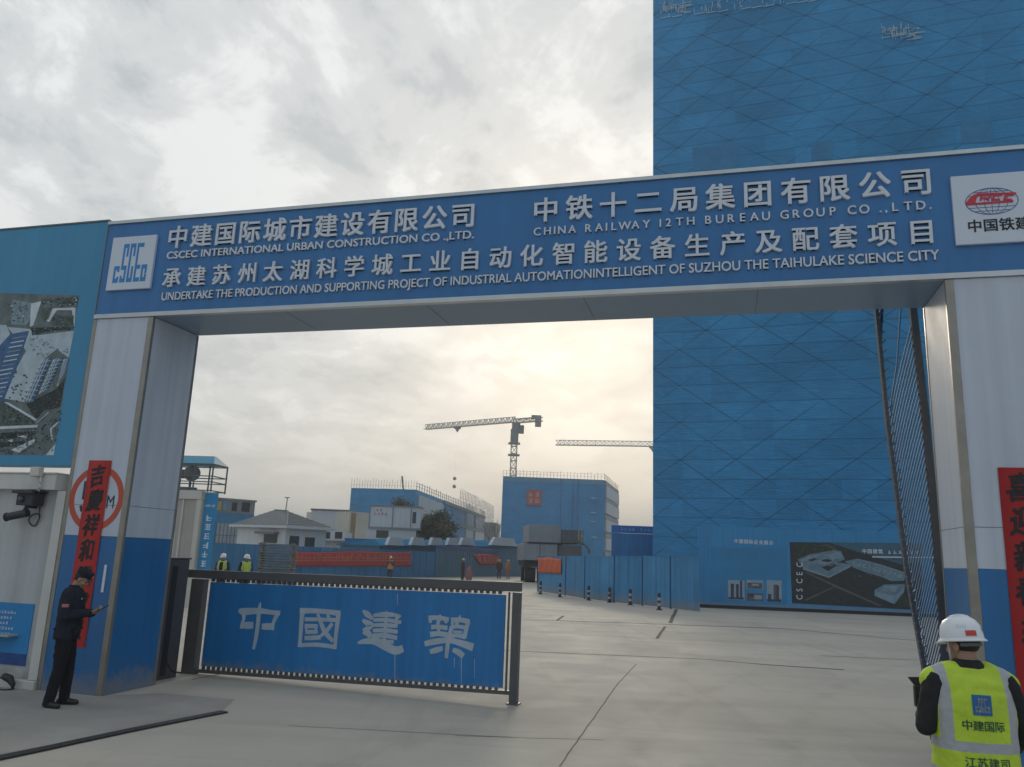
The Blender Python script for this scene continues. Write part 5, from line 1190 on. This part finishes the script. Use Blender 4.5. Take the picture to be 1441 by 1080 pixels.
# ------------------------------------------------------------------ thin haze over the whole site
hz = MB(); hz.box(-2600, 2600, -310, 4100, -1, 62)
hm_ = bpy.data.materials.new('haze'); hm_.use_nodes = True; ht = hm_.node_tree; ht.nodes.clear()
pv = ht.nodes.new('ShaderNodeVolumePrincipled'); pv.inputs['Density'].default_value = .0011; pv.inputs['Color'].default_value = (.86, .90, .93, 1); pv.inputs['Anisotropy'].default_value = .25
ho_ = ht.nodes.new('ShaderNodeOutputMaterial'); ht.links.new(pv.outputs[0], ho_.inputs['Volume'])
tag(hz.build('haze', hm_), kind='stuff')

# ================================================================== PEOPLE
m_skin = M('skin', (.33, .185, .125), .5, .10, 9, .1, fine=90, bdist=.002)
m_hair = M('hair', (.012, .011, .010), .6, .3, 30)
m_eye = M('eye_dark', (.015, .012, .01), .15, 0)
m_jk_black = M('jacket_black', (.020, .023, .034), .85, .25, 6, .35, fine=7, bdist=.03, spec=.2)
m_tr_black = M('trouser_black', (.014, .014, .017), .85, .25, 6, .35, fine=7, bdist=.03, spec=.2)
m_shoe = M('shoe_black', (.014, .013, .013), .4, .2, 6)
m_helm = M('helmet_white', (.70, .72, .75), .25, .03)
m_helm_y = M('helmet_yellow', (.58, .46, .10), .35, .05)

def hand(mb, wrist, f, n, side, curl=.6, sc=1.0):
    """palm, four fingers of unequal length and a thumb leaving the side of the palm; f finger direction, n palm normal (curl side)"""
    f = Vector(f).normalized(); n = Vector(n); n = (n - f * n.dot(f)).normalized(); s = f.cross(n) * side
    W0 = Vector(wrist)
    rot = Matrix((s, f, n)).transposed()
    mb.ell(W0 + f * .045 * sc, (.041 * sc, .055 * sc, .017 * sc), rot, 12, 8)
    mb.cap(W0 - f * .03, W0 + f * .02, .026 * sc, .027 * sc, 8)
    for i, (l, off) in enumerate(((.066, .030), (.074, .010), (.068, -.010), (.054, -.029))):
        p = W0 + (f * .088 + s * off) * sc; a = curl * (.5 + .08 * i); d1 = (f * math.cos(a) + n * math.sin(a)); d2 = (f * math.cos(a * 2.2) + n * math.sin(a * 2.2))
        q_ = p + d1 * l * .55 * sc; mb.cap(p - f * .012 * sc, q_, .0098 * sc, .0088 * sc, 7); mb.cap(q_, q_ + d2 * l * .5 * sc, .0086 * sc, .0072 * sc, 7)
    p = W0 + (f * .025 + s * .036) * sc; d1 = (f * .75 + s * .55 + n * .35).normalized(); q_ = p + d1 * .034 * sc; mb.cap(p, q_, .012 * sc, .0105 * sc, 7); mb.cap(q_, q_ + (f * .8 + n * .5).normalized() * .03 * sc, .0102 * sc, .008 * sc, 7)

def head_shape(mb, c, rot, detail=True):
    """skull, jaw, nose, brow, lips and ears; c is the head centre, rot turns it"""
    def P(x, y, z): return c + rot @ Vector((x, y, z))
    mb.ell(P(0, -.012, .022), (.074, .094, .092), rot); mb.ell(P(0, .018, -.035), (.060, .068, .078), rot)
    mb.ell(P(0, .048, -.082), (.034, .032, .026), rot, 10, 7)
    if detail:
        mb.cap(P(0, .082, .008), P(0, .101, -.026), .0085, .0135, 8); mb.ell(P(0, .088, -.03), (.019, .014, .010), rot, 8, 6)
        mb.cap(P(-.042, .072, .018), P(.042, .072, .018), .013, .013, 8)
        mb.cap(P(-.018, .081, -.056), P(.018, .081, -.056), .0075, .0075, 8); mb.cap(P(-.014, .079, -.066), P(.014, .079, -.066), .0075, .0075, 8)
        for s in (-1, 1): mb.ell(P(.045 * s, .062, -.028), (.022, .02, .022), rot, 8, 6)
    for s in (-1, 1): mb.ell(P(.074 * s, -.012, -.012), (.011, .022, .032), rot, 8, 6)

def helmet(root, c, rot, mat, small=False):
    """hard hat: dome with a raised crest, rim all round and a peak in front"""
    vs = []; fs = []; n = 28; prof = [(1.0, .0), (1.0, .018), (.985, .05), (.92, .09), (.76, .125), (.5, .148), (.22, .158), (.001, .160)]
    for r_, z in prof:
        for i in range(n):
            t = 2 * math.pi * i / n; x, y = math.cos(t), math.sin(t)
            crest = .008 * max(0, 1 - abs(x) * 4) if z > .06 else 0
            vs.append(c + rot @ Vector((.108 * r_ * x, .132 * r_ * y - .005, .028 + z * .92 + crest)))
    m_ = len(prof)
    fs = [(k * n + i, k * n + (i + 1) % n, (k + 1) * n + (i + 1) % n, (k + 1) * n + i) for k in range(m_ - 1) for i in range(n)]
    o = len(vs)
    for rr, z in ((1.0, .010), (1.14, -.004), (1.14, -.010), (.96, .0)):
        for i in range(n):
            t = 2 * math.pi * i / n; x, y = math.cos(t), math.sin(t); ex = rr + (.22 * max(0, y) ** 3 if rr > 1.05 else 0)
            vs.append(c + rot @ Vector((.108 * (rr if rr < 1.05 else 1 + (rr - 1) * .55) * x, .132 * ex * y - .005, .028 + z - (.014 * max(0, y) ** 2 if rr > 1.05 else 0))))
    fs += [(o + k * n + i, o + k * n + (i + 1) % n, o + (k + 1) * n + (i + 1) % n, o + (k + 1) * n + i) for k in range(3) for i in range(n)]
    mb = MB(); mb.add(vs, fs); h = mb.build('helmet', mat, root, smooth=True)
    return h, vs, fs

def person(name, label, loc, yaw, P, cols, group=None, vx=.012, detail=True, scale=1.0):
    """P holds the joints of the pose in the person's own frame (y is ahead)"""
    r = empty(name, loc, yaw, label, 'person', group); r.scale = (scale,) * 3
    V = lambda k: Vector(P[k])
    hc = V('head'); rot = Matrix.Rotation(P.get('turn', 0), 3, 'Z') @ Matrix.Rotation(-P.get('nod', 0), 3, 'X') @ Matrix.Rotation(P.get('tilt', 0), 3, 'Y')
    b = MB(); head_shape(b, hc, rot, detail)
    b.cap(V('neck'), hc + rot @ Vector((0, -.02, -.03)), .058, .054); b.cap(V('neck') + Vector((0, 0, -.35)), V('neck') + Vector((0, 0, -.06)), .08, .075)
    b.cap(V('hipL'), V('neck') + Vector((0, 0, -.3)), .07, .08); b.cap(V('hipR'), V('neck') + Vector((0, 0, -.3)), .07, .08)
    for s in 'LR':
        b.chain([V('neck') + Vector((0, 0, -.1)), V('sh' + s), V('el' + s), V('wr' + s)], [.05, .045, .036, .026], 10)
        b.chain([V('hip' + s), V('kn' + s), V('an' + s)], [.07, .048, .036], 10)
        sd = 1 if s == 'R' else -1
        hn = P.get('palm' + s, (0, 0, -1)); hf = P.get('fing' + s) or (V('wr' + s) - V('el' + s))
        if detail: hand(b, V('wr' + s), hf, hn, P.get('thumb' + s, 1), P.get('curl' + s, .6))
        else: b.cap(V('wr' + s), V('wr' + s) + Vector(hf).normalized() * .09, .035, .026, 8)
    voxel(b, 'body', m_skin, r, (.0062 if detail else vx), 3 if detail else 2)
    # jacket
    j = MB(); lean = V('neck') - Vector((0, 0, 1.47)); k = P.get('girth', 1.0); ly = lambda z: lean.y * max(0, (z - .9) / .57); lx = lambda z: lean.x * max(0, (z - .9) / .57)
    hem = P.get('hem', .86); g_ = [(hem, .180, .128), (hem + .03, .188, .136), (1.02, .182, .130), (1.15, .188, .132), (1.30, .200, .136), (1.38, .196, .124), (1.435, .150, .098), (1.48, .075, .074), (1.515, .066, .066)]
    j.loft([(lx(z), ly(z), z, a * k, c_ * k) for z, a, c_ in g_])
    for s in 'LR':
        ka = P.get('sleeve', k); w = V('wr' + s); e = V('el' + s); j.chain([V('sh' + s), e, w + (e - w).normalized() * .02], [.078 * ka, .062 * ka, .050 * ka])
        m_ = e.lerp(w, .55); j.ell(m_, (.055 * ka, .055 * ka, .05 * ka))
    j.cap(Vector(P['shL']), Vector(P['shR']), .066 * P.get('sleeve', k), .066 * P.get('sleeve', k))
    jk = voxel(j, 'jacket', cols['jacket'], r, vx, 3, .009 if vx < .02 else 0)
    t = MB(); t.loft([(0, 0, .80, .12, .11), (0, 0, .86, .172, .124), (0, 0, .95, .174, .122), (0, ly(1.0), 1.0, .165, .115)])
    for s in 'LR':
        h, kn, an = V('hip' + s), V('kn' + s), V('an' + s); t.chain([h, h.lerp(kn, .5), kn, kn.lerp(an, .5), an + Vector((0, 0, -.02))], [.104, .092, .076, .072, .068])
    voxel(t, 'trousers', cols['trousers'], r, vx, 3, .010 if vx < .02 else 0)
    for s in 'LR':
        an = V('an' + s); a = P.get('foot' + s, 0.0); d = Vector((math.sin(a), math.cos(a), 0)); o = Vector((an.x, an.y, 0)); q = MB()
        q.cap(o - d * .05 + Vector((0, 0, .045)), o + d * .06 + Vector((0, 0, .045)), .044, .046, 12); q.cap(o + d * .05 + Vector((0, 0, .04)), o + d * .16 + Vector((0, 0, .035)), .046, .034, 12); q.cap(o + Vector((0, 0, .05)), o + Vector((0, 0, .12)), .05, .046, 10)
        sh = voxel(q, 'shoe', m_shoe, r, max(vx * .8, .009), 2); 
        for v in sh.data.vertices: v.co.z = max(v.co.z, .0)
    if detail:
        for s in (-1, 1):
            q = MB(); q.ell(hc + rot @ Vector((.031 * s, .0785, .0)), (.011, .007, .006), rot, 10, 7); q.build('eye', m_eye, r, smooth=True)
    hr_ = MB(); hr_.ell(hc + rot @ Vector((0, -.022, .028)), (.0785, .092, .092), rot, 18, 12)
    hr_.v = [tuple(Vector(v)) for v in hr_.v]
    keep = []
    for v in hr_.v:
        l = rot.transposed() @ (Vector(v) - hc); l.z = min(.075, max(l.z, -.045 if l.y < -.0 else .03)); keep.append(tuple(hc + rot @ l))
    hr_.v = keep; hr_.build('hair', m_hair, r, smooth=True)
    return r, hc, rot, jk

STAND = dict(head=(0, .035, 1.60), neck=(0, 0, 1.47), shL=(-.185, 0, 1.40), shR=(.185, 0, 1.40), elL=(-.245, -.02, 1.12), elR=(.245, -.02, 1.12), wrL=(-.25, .05, .88), wrR=(.25, .05, .88),
             hipL=(-.09, 0, .90), hipR=(.09, 0, .90), knL=(-.105, .02, .49), knR=(.105, .02, .49), anL=(-.11, -.01, .10), anR=(.11, -.01, .10), palmL=(1, 0, 0), palmR=(-1, 0, 0), footL=-.2, footR=.2)

# ---- the guard looking down at a phone
gp_ = dict(STAND, head=(0, .085, 1.585), neck=(0, .015, 1.465), nod=.50, elL=(-.25, .015, 1.13), elR=(.25, .015, 1.13), wrL=(-.045, .265, 1.155), wrR=(.06, .25, 1.165), fingL=(.35, .85, .25), fingR=(-.30, .85, .35), palmL=(.3, 0, .9), palmR=(-.3, 0, .9), thumbL=1, thumbR=-1, curlL=.7, curlR=.55,
           anL=(-.10, .05, .10), anR=(.12, -.06, .10), knL=(-.10, .05, .49), knR=(.11, .0, .49), footL=.1, footR=.55, girth=1.09, hem=.83)
ff = gnd(79, 994); GY = R(-78)
gr, hc, rot, jk = person('person', 'guard in a black uniform and cap looking down at a phone beside the red couplet', (ff.x, ff.y, 0), GY, gp_, dict(jacket=m_jk_black, trousers=m_tr_black), vx=.010)
q = MB(); vs = []; n = 24
def hp_(x, y, z): return hc + rot @ Vector((x, y, z))
for rx, ry, z in ((.081, .099, .045), (.084, .102, .06), (.086, .104, .085), (.094, .112, .118), (.090, .107, .130), (.05, .06, .136), (.001, .001, .137)):
    vs += [hp_(rx * math.cos(2 * math.pi * i / n), -.012 + ry * math.sin(2 * math.pi * i / n), z) for i in range(n)]
q.add(vs, [(k * n + i, k * n + (i + 1) % n, (k + 1) * n + (i + 1) % n, (k + 1) * n + i) for k in range(6) for i in range(n)]); q.build('cap', m_jk_black, gr, smooth=True)
q = MB(); pts = [(-.076, .055), (-.06, .10), (-.03, .135), (0, .142), (.03, .135), (.06, .10), (.076, .055)]
top = [hp_(x, y, .058 - (y - .055) * .22) for x, y in pts]; bot = [hp_(x, y, .052 - (y - .055) * .22) for x, y in pts]; m_ = len(pts)
q.add(top + bot, [tuple(range(m_)), tuple(range(2 * m_ - 1, m_ - 1, -1))] + [(i, m_ + i, m_ + (i + 1) % m_, (i + 1) % m_) for i in range(m_)]); q.build('cap_peak', m_shoe, gr)
q = MB(); q.ell(hp_(0, .096, .085), (.016, .006, .016), rot, 10, 6); q.build('cap_badge', M('badge_silver', (.4, .4, .42), .4, .1, metal=.5), gr)
m_bdg = M('badge_pale', (.45, .46, .50), .6, .1); m_bdgr = M('badge_pink', (.36, .13, .14), .6, .2)
dg = bpy.context.evaluated_depsgraph_get()
def drape(o_src, mb, direction, off, name, mat, parent):
    """lay flat pieces onto a garment, straight along a direction in the garment's own frame"""
    bv = BVHTree.FromPolygons([v.co.copy() for v in o_src.data.vertices], [tuple(p.vertices) for p in o_src.data.polygons]); d = Vector(direction).normalized()
    out = []
    for v in mb.v:
        v = Vector(v); hit = bv.ray_cast(v - d * .6, d); dep = (v.dot(d))
        out.append(tuple((hit[0] - d * (off + max(0, -dep) * 0)) if hit[0] else v))
    mb.v = out; return mb.build(name, mat, parent)
def patch(u0, u1, v0, v1, fn, n=5, k=4):
    mb = MB(); vs = [fn(u0 + (u1 - u0) * i / n, v0 + (v1 - v0) * j / k) for j in range(k + 1) for i in range(n + 1)]
    return mb.add(vs, [(j * (n + 1) + i, j * (n + 1) + i + 1, (j + 1) * (n + 1) + i + 1, (j + 1) * (n + 1) + i) for j in range(k) for i in range(n)])
# guard faces +X in the picture, so the camera sees his right side
drape(jk, patch(-.03, .05, 1.245, 1.285, lambda a, z: (.0, a, z)), (-1, 0, 0), .004, 'arm_patch', m_bdgr, gr)
drape(jk, patch(-.05, .03, -.01, .01, lambda a, w: (.17 + w, a, 1.5)), (0, 0, -1), .004, 'shoulder_tab', m_bdg, gr)
drape(jk, patch(.075, .125, 1.335, 1.35, lambda a, z: (a, .0, z)), (0, -1, 0), .004, 'name_tab', m_bdg, gr)
q = MB(); q.ell((.13, .14, .93), (.06, .05, .075)); q.cap((-.16, .02, .955), (.17, .02, .955), .02, .02); q.box(-.17, .17, -.13, .135, .945, .975); voxel(q, 'belt_pouch', m_tr_black, gr, .012, 2)
ph = empty('phone', Vector((ff.x, ff.y, 0)) + Matrix.Rotation(GY, 3, 'Z') @ Vector((.005, .40, 1.225)), GY, "dark phone held out in the guard's hands, screen edge catching the light", 'phone')
q = MB(); q.box(-.038, .038, -.078, .078, -.005, .004); pb = q.build('phone_body', m_blk, ph, bevel=.003); ph.rotation_euler = (R(36), 0, GY)
q = MB(); q.box(-.034, .034, -.072, .072, .0042, .0055); q.build('screen', M('phone_glass', (.25, .27, .30), .06, .05), ph)
# ---- worker in the yellow vest, seen from behind
m_vest = M('vest_yellow', (.45, .60, .035), .65, .16, 5, .7, fine=5.5, bdist=.05)
def striped_vest(name, x0, x1, zb0, zb1, z2=(0, 0)):
    m = m_vest.copy(); m.name = name; t = m.node_tree; b = t.nodes['Principled BSDF']; src = b.inputs['Base Color'].links[0].from_socket
    tc = t.nodes.new('ShaderNodeTexCoord'); sp = t.nodes.new('ShaderNodeSeparateXYZ'); t.links.new(tc.outputs['Object'], sp.inputs[0])
    def mt(op, a, b_=None):
        n = t.nodes.new('ShaderNodeMath'); n.operation = op
        for i, v in enumerate((a, b_)):
            if v is None: continue
            if isinstance(v, (int, float)): n.inputs[i].default_value = v
            else: t.links.new(v, n.inputs[i])
        return n.outputs[0]
    ax = mt('ABSOLUTE', sp.outputs[0])
    band = lambda s, a, c: mt('MULTIPLY', mt('GREATER_THAN', s, a), mt('LESS_THAN', s, c))
    f = mt('MAXIMUM', mt('MULTIPLY', band(ax, x0, x1), mt('GREATER_THAN', sp.outputs[2], zb1)), mt('MAXIMUM', band(sp.outputs[2], zb0, zb1), band(sp.outputs[2], *z2)))
    mx = t.nodes.new('ShaderNodeMix'); mx.data_type = 'RGBA'; t.links.new(f, mx.inputs[0]); t.links.new(src, mx.inputs[6]); mx.inputs[7].default_value = (.36, .37, .39, 1)
    t.links.new(mx.outputs[2], b.inputs['Base Color']); return m
def vest(r, P, k, mat, vx, bottom=.80, wide=0.0):
    lean = Vector(P['neck']) - Vector((0, 0, 1.47)); ly = lambda z: lean.y * max(0, (z - .9) / .57); lx = lambda z: lean.x * max(0, (z - .9) / .57)
    q = MB(); q.loft([(lx(z), ly(z), z, a * k, c * k) for z, a, c in ((bottom, .205, .148), (.95, .204, .150), (1.1, .204, .146), (1.25, .212, .148), (1.33, .196, .146), (1.40, .176, .130), (1.445, .140, .104), (1.475, .09, .088))], 28)
    for s in (-1, 1): q.cap((s * .10 + lx(1.42), ly(1.42), 1.415), (s * (.155 + wide) + lx(1.4), ly(1.4), 1.395 - wide * .35), .085 * k, .080 * k)
    return voxel(q, 'vest', mat, r, vx, 3, .008 if vx < .015 else 0)
wp_ = dict(STAND, head=(-.005, .06, 1.60), neck=(0, .02, 1.47), turn=.55, nod=.12, sleeve=.98, shL=(-.195, 0, 1.385), shR=(.195, 0, 1.385), elL=(-.275, -.03, 1.13), wrL=(-.20, .22, 1.19), fingL=(.1, .9, .4), palmL=(1, 0, .1), elR=(.285, -.01, 1.13), wrR=(.27, .17, 1.0), girth=1.10, curlL=.9, thumbL=1)
WS = 1.035; wl_ = at(1368, 1000, 5.25); WYAW = R(-10)
wr, hc, rot, jk = person('person', 'worker seen from behind in a yellow vest and white helmet at the gate pillar', (wl_.x, 5.25, 0), WYAW, wp_, dict(jacket=M('jacket_dark', (.022, .022, .024), .75, .25, 6, .35, fine=7, bdist=.03, spec=.2), trousers=m_tr_black), vx=.011, scale=WS)
vs_ = vest(wr, wp_, 1.13, striped_vest('vest_striped', .150, .212, 1.02, 1.075, (.855, .91)), .011, .78, .035)
col = MB(); col.loft([(0, .02 * 1, 1.44, .135, .108), (0, .022, 1.48, .098, .088), (0, .026, 1.512, .078, .077), (0, .028, 1.52, .07, .07)]); voxel(col, 'collar', jk.data.materials[0], wr, .010, 2)
hm, hv, hf = helmet(wr, hc, rot, m_helm)
hb_ = BVHTree.FromPolygons([Vector(v) for v in hv], hf)
def on_helmet(mb, name, mat, off=.003):
    out = []
    for x, y, z in mb.v:
        # x runs round the dome (radians), z is height
        d = rot @ Vector((math.sin(x), math.cos(x), 0)); o = hc + rot @ Vector((0, 0, z)); h = hb_.ray_cast(o + d * .4, -d); out.append(tuple(h[0] + d * (off - y)) if h[0] else tuple(o + d * .13))
    mb.v = out; mb.build(name, mat, hm)
AC = math.pi
mb = MB(); mb.add([(AC + .20 + .46 * i / 8, 0, z) for z in (.050, .066, .082) for i in range(9)], [(k * 9 + i, k * 9 + i + 1, (k + 1) * 9 + i + 1, (k + 1) * 9 + i) for k in range(2) for i in range(8)]); on_helmet(mb, 'red_sticker', M('sticker_red', (.52, .06, .04), .5, .1))
mb = MB(); rnd = random.Random(6)
for i in range(5): pseudo(mb, AC + 1.02 - i * .105, .108, .026, -.0015, .0, rnd)
mb.v = [(x * 1.0, 0, z) for x, y, z in mb.v]; on_helmet(mb, 'lettering', M('helmet_text', (.07, .10, .30), .5), .0025)
mb = MB(); rnd = random.Random(7)
for i in range(3): pseudo(mb, AC + .31 + .12 * i, .066, .016, 0, .0, rnd)
mb.v = [(x, 0, z) for x, y, z in mb.v]; on_helmet(mb, 'sticker_lettering', m_blet, .0045)
mb = MB(); mb.add([(AC - .36, 0, .075), (AC - .24, 0, .075), (AC - .24, 0, .10), (AC - .36, 0, .10)], [(0, 1, 2, 3)]); on_helmet(mb, 'round_mark', M('mark_green', (.05, .22, .16), .5), .003)
q = MB(); q.path([hc + rot @ Vector((-.085, .03, .03)), hc + rot @ Vector((-.083, .03, -.06)), hc + rot @ Vector((-.05, .05, -.112))], .006, 6); q.build('chin_strap', m_bdg, wr)
q = MB(); q.loft([(0, 0, z, .0, .0) for z in (0,)]) if False else None
mb = MB(); n = 20
for z0, z1 in ((-.010, .010),):
    mb.add([hc + rot @ Vector((.088 * math.sin(t) , -.018 - .098 * math.cos(t), z)) for z in (z0, z1) for t in [-1.2 + 2.4 * i / n for i in range(n + 1)]], [(i, i + 1, n + 2 + i, n + 1 + i) for i in range(n)])
mb.build('head_band', M('band_grey', (.12, .12, .12), .7), wr, smooth=True)
m_vin = M('vest_ink', (.03, .16, .12), .6, .1); m_vlg = M('vest_logo', (.012, .12, .30), .5, .08)
B = (0, 1, 0)
mb = patch(-.050, .056, 1.225, 1.338, lambda a, z: (a, 0, z), 8, 8); drape(vs_, mb, B, .003, 'logo_patch', m_vlg, vs_)
mb = MB(); cube_logo(mb, -.048, 1.227, .105, .108, 0, .0001); drape(vs_, mb, B, .0046, 'logo', m_bdg, vs_)
mb = MB(); put_chars(mb, '中建国际', spread(-.085, .090, 4, 1.165), .060, 0, .0001, .02); drape(vs_, mb, B, .0035, 'lettering', m_vin, vs_)
mb = MB(); put_chars(mb, '江苏建司', spread(-.085, .100, 4, .965), .062, 0, .0001, .02); drape(vs_, mb, B, .0035, 'lettering', m_vin, vs_)
wo_ = Vector((wl_.x, 5.25, 0)) + Matrix.Rotation(WYAW, 3, 'Z') @ (Vector((-.195, .335, 1.262)) * WS)
rd_ = empty('handheld_radio', wo_, WYAW, "black handheld radio raised in the vest worker's left hand", 'radio')
q = MB(); q.box(-.03, .03, -.02, .02, -.085, .05); q.build('radio_body', m_blk, rd_, bevel=.006)
q = MB(); q.prism([(-.062, .10), (.030, .105), (.008, .048), (-.022, .048)], -.016, .016); q.build('aerial', m_blk, rd_)
# ---- two workers in vests and white helmets behind the swing gate
for i, (u, lab, tn) in enumerate(((313, 'worker in an open yellow vest and white helmet, beside the container office', -.1), (345.5, 'worker in a buttoned yellow vest and white helmet, turned toward his mate', .7))):
    p = at(u, 800, 33); P = dict(STAND, turn=tn * .6, wrL=(-.12, .22, 1.05), wrR=(.14, .22, 1.04), elL=(-.26, .0, 1.12), elR=(.26, .0, 1.12))
    r, hc, rot, jk = person('person', lab, (p.x, 33, 0), R(180) + tn, P, dict(jacket=m_jk_black, trousers=m_tr_black), 'workers in yellow vests behind the swing gate', .022, True, 1.0)
    v = vest(r, P, 1.06, striped_vest('vest_far', .12, .165, 1.06, 1.11), .02)
    if i == 0: mb = MB(); drape(v, patch(-.075, .075, .84, 1.43, lambda a, z: (a, 0, z), 4, 8), (0, -1, 0), .012, 'open_front', m_jk_black, r)
    helmet(r, hc, rot, m_helm)
# ---- four workers far down the fences
m_ov = M('vest_orange', (.50, .20, .09), .7, .15); m_dk2 = M('jacket_navy', (.03, .03, .05), .7, .2); m_pink = M('overall_pink', (.42, .20, .15), .7, .15); m_dkr = M('jacket_maroon', (.07, .03, .035), .7, .2)
far = [(548, 818, R(170), m_dk2, m_dk2, m_ov, 'far worker in an orange vest with both hands raised before the long red banner', dict(wrL=(-.05, .24, 1.42), wrR=(.06, .24, 1.42), elL=(-.24, .12, 1.14), elR=(.24, .12, 1.14))),
       (650.5, 816.5, R(250), m_dkr, m_dk2, None, 'far worker in dark clothes and a yellow helmet, standing alone by the grey blue fence', dict()),
       (702, 815, R(180), m_dk2, m_dk2, m_dkr, 'far worker in dark clothes at the end of the short red banner', dict()),
       (714.5, 815, R(200), m_pink, m_pink, m_ov, 'far worker in pinkish orange overalls beside the dark clothed one', dict())]
for u, v, yw, mj, mt_, mv, lab, pose in far:
    p = gnd(u, v); P = dict(STAND, **pose)
    r, hc, rot, jk = person('person', lab, (p.x, p.y, 0), yw, P, dict(jacket=mj, trousers=mt_), 'workers far down the fences', .03, False, 1.0)
    if mv: vest(r, P, 1.06, mv, .03, .84)
    helmet(r, hc, rot, m_helm_y)
mb = MB(); p = gnd(650.5, 816); b_ = empty('bag', (p.x + .55, p.y - .1, 0), 0, 'dull red sack standing by the lone dark clothed worker', 'bag')
mb.loft([(0, 0, 0, .25, .2), (0, 0, .3, .3, .24), (0, 0, .8, .24, .2), (.03, 0, 1.05, .1, .1), (.05, 0, 1.15, .13, .1)]); voxel(mb, 'sack', m_bdgr, b_, .04, 3)
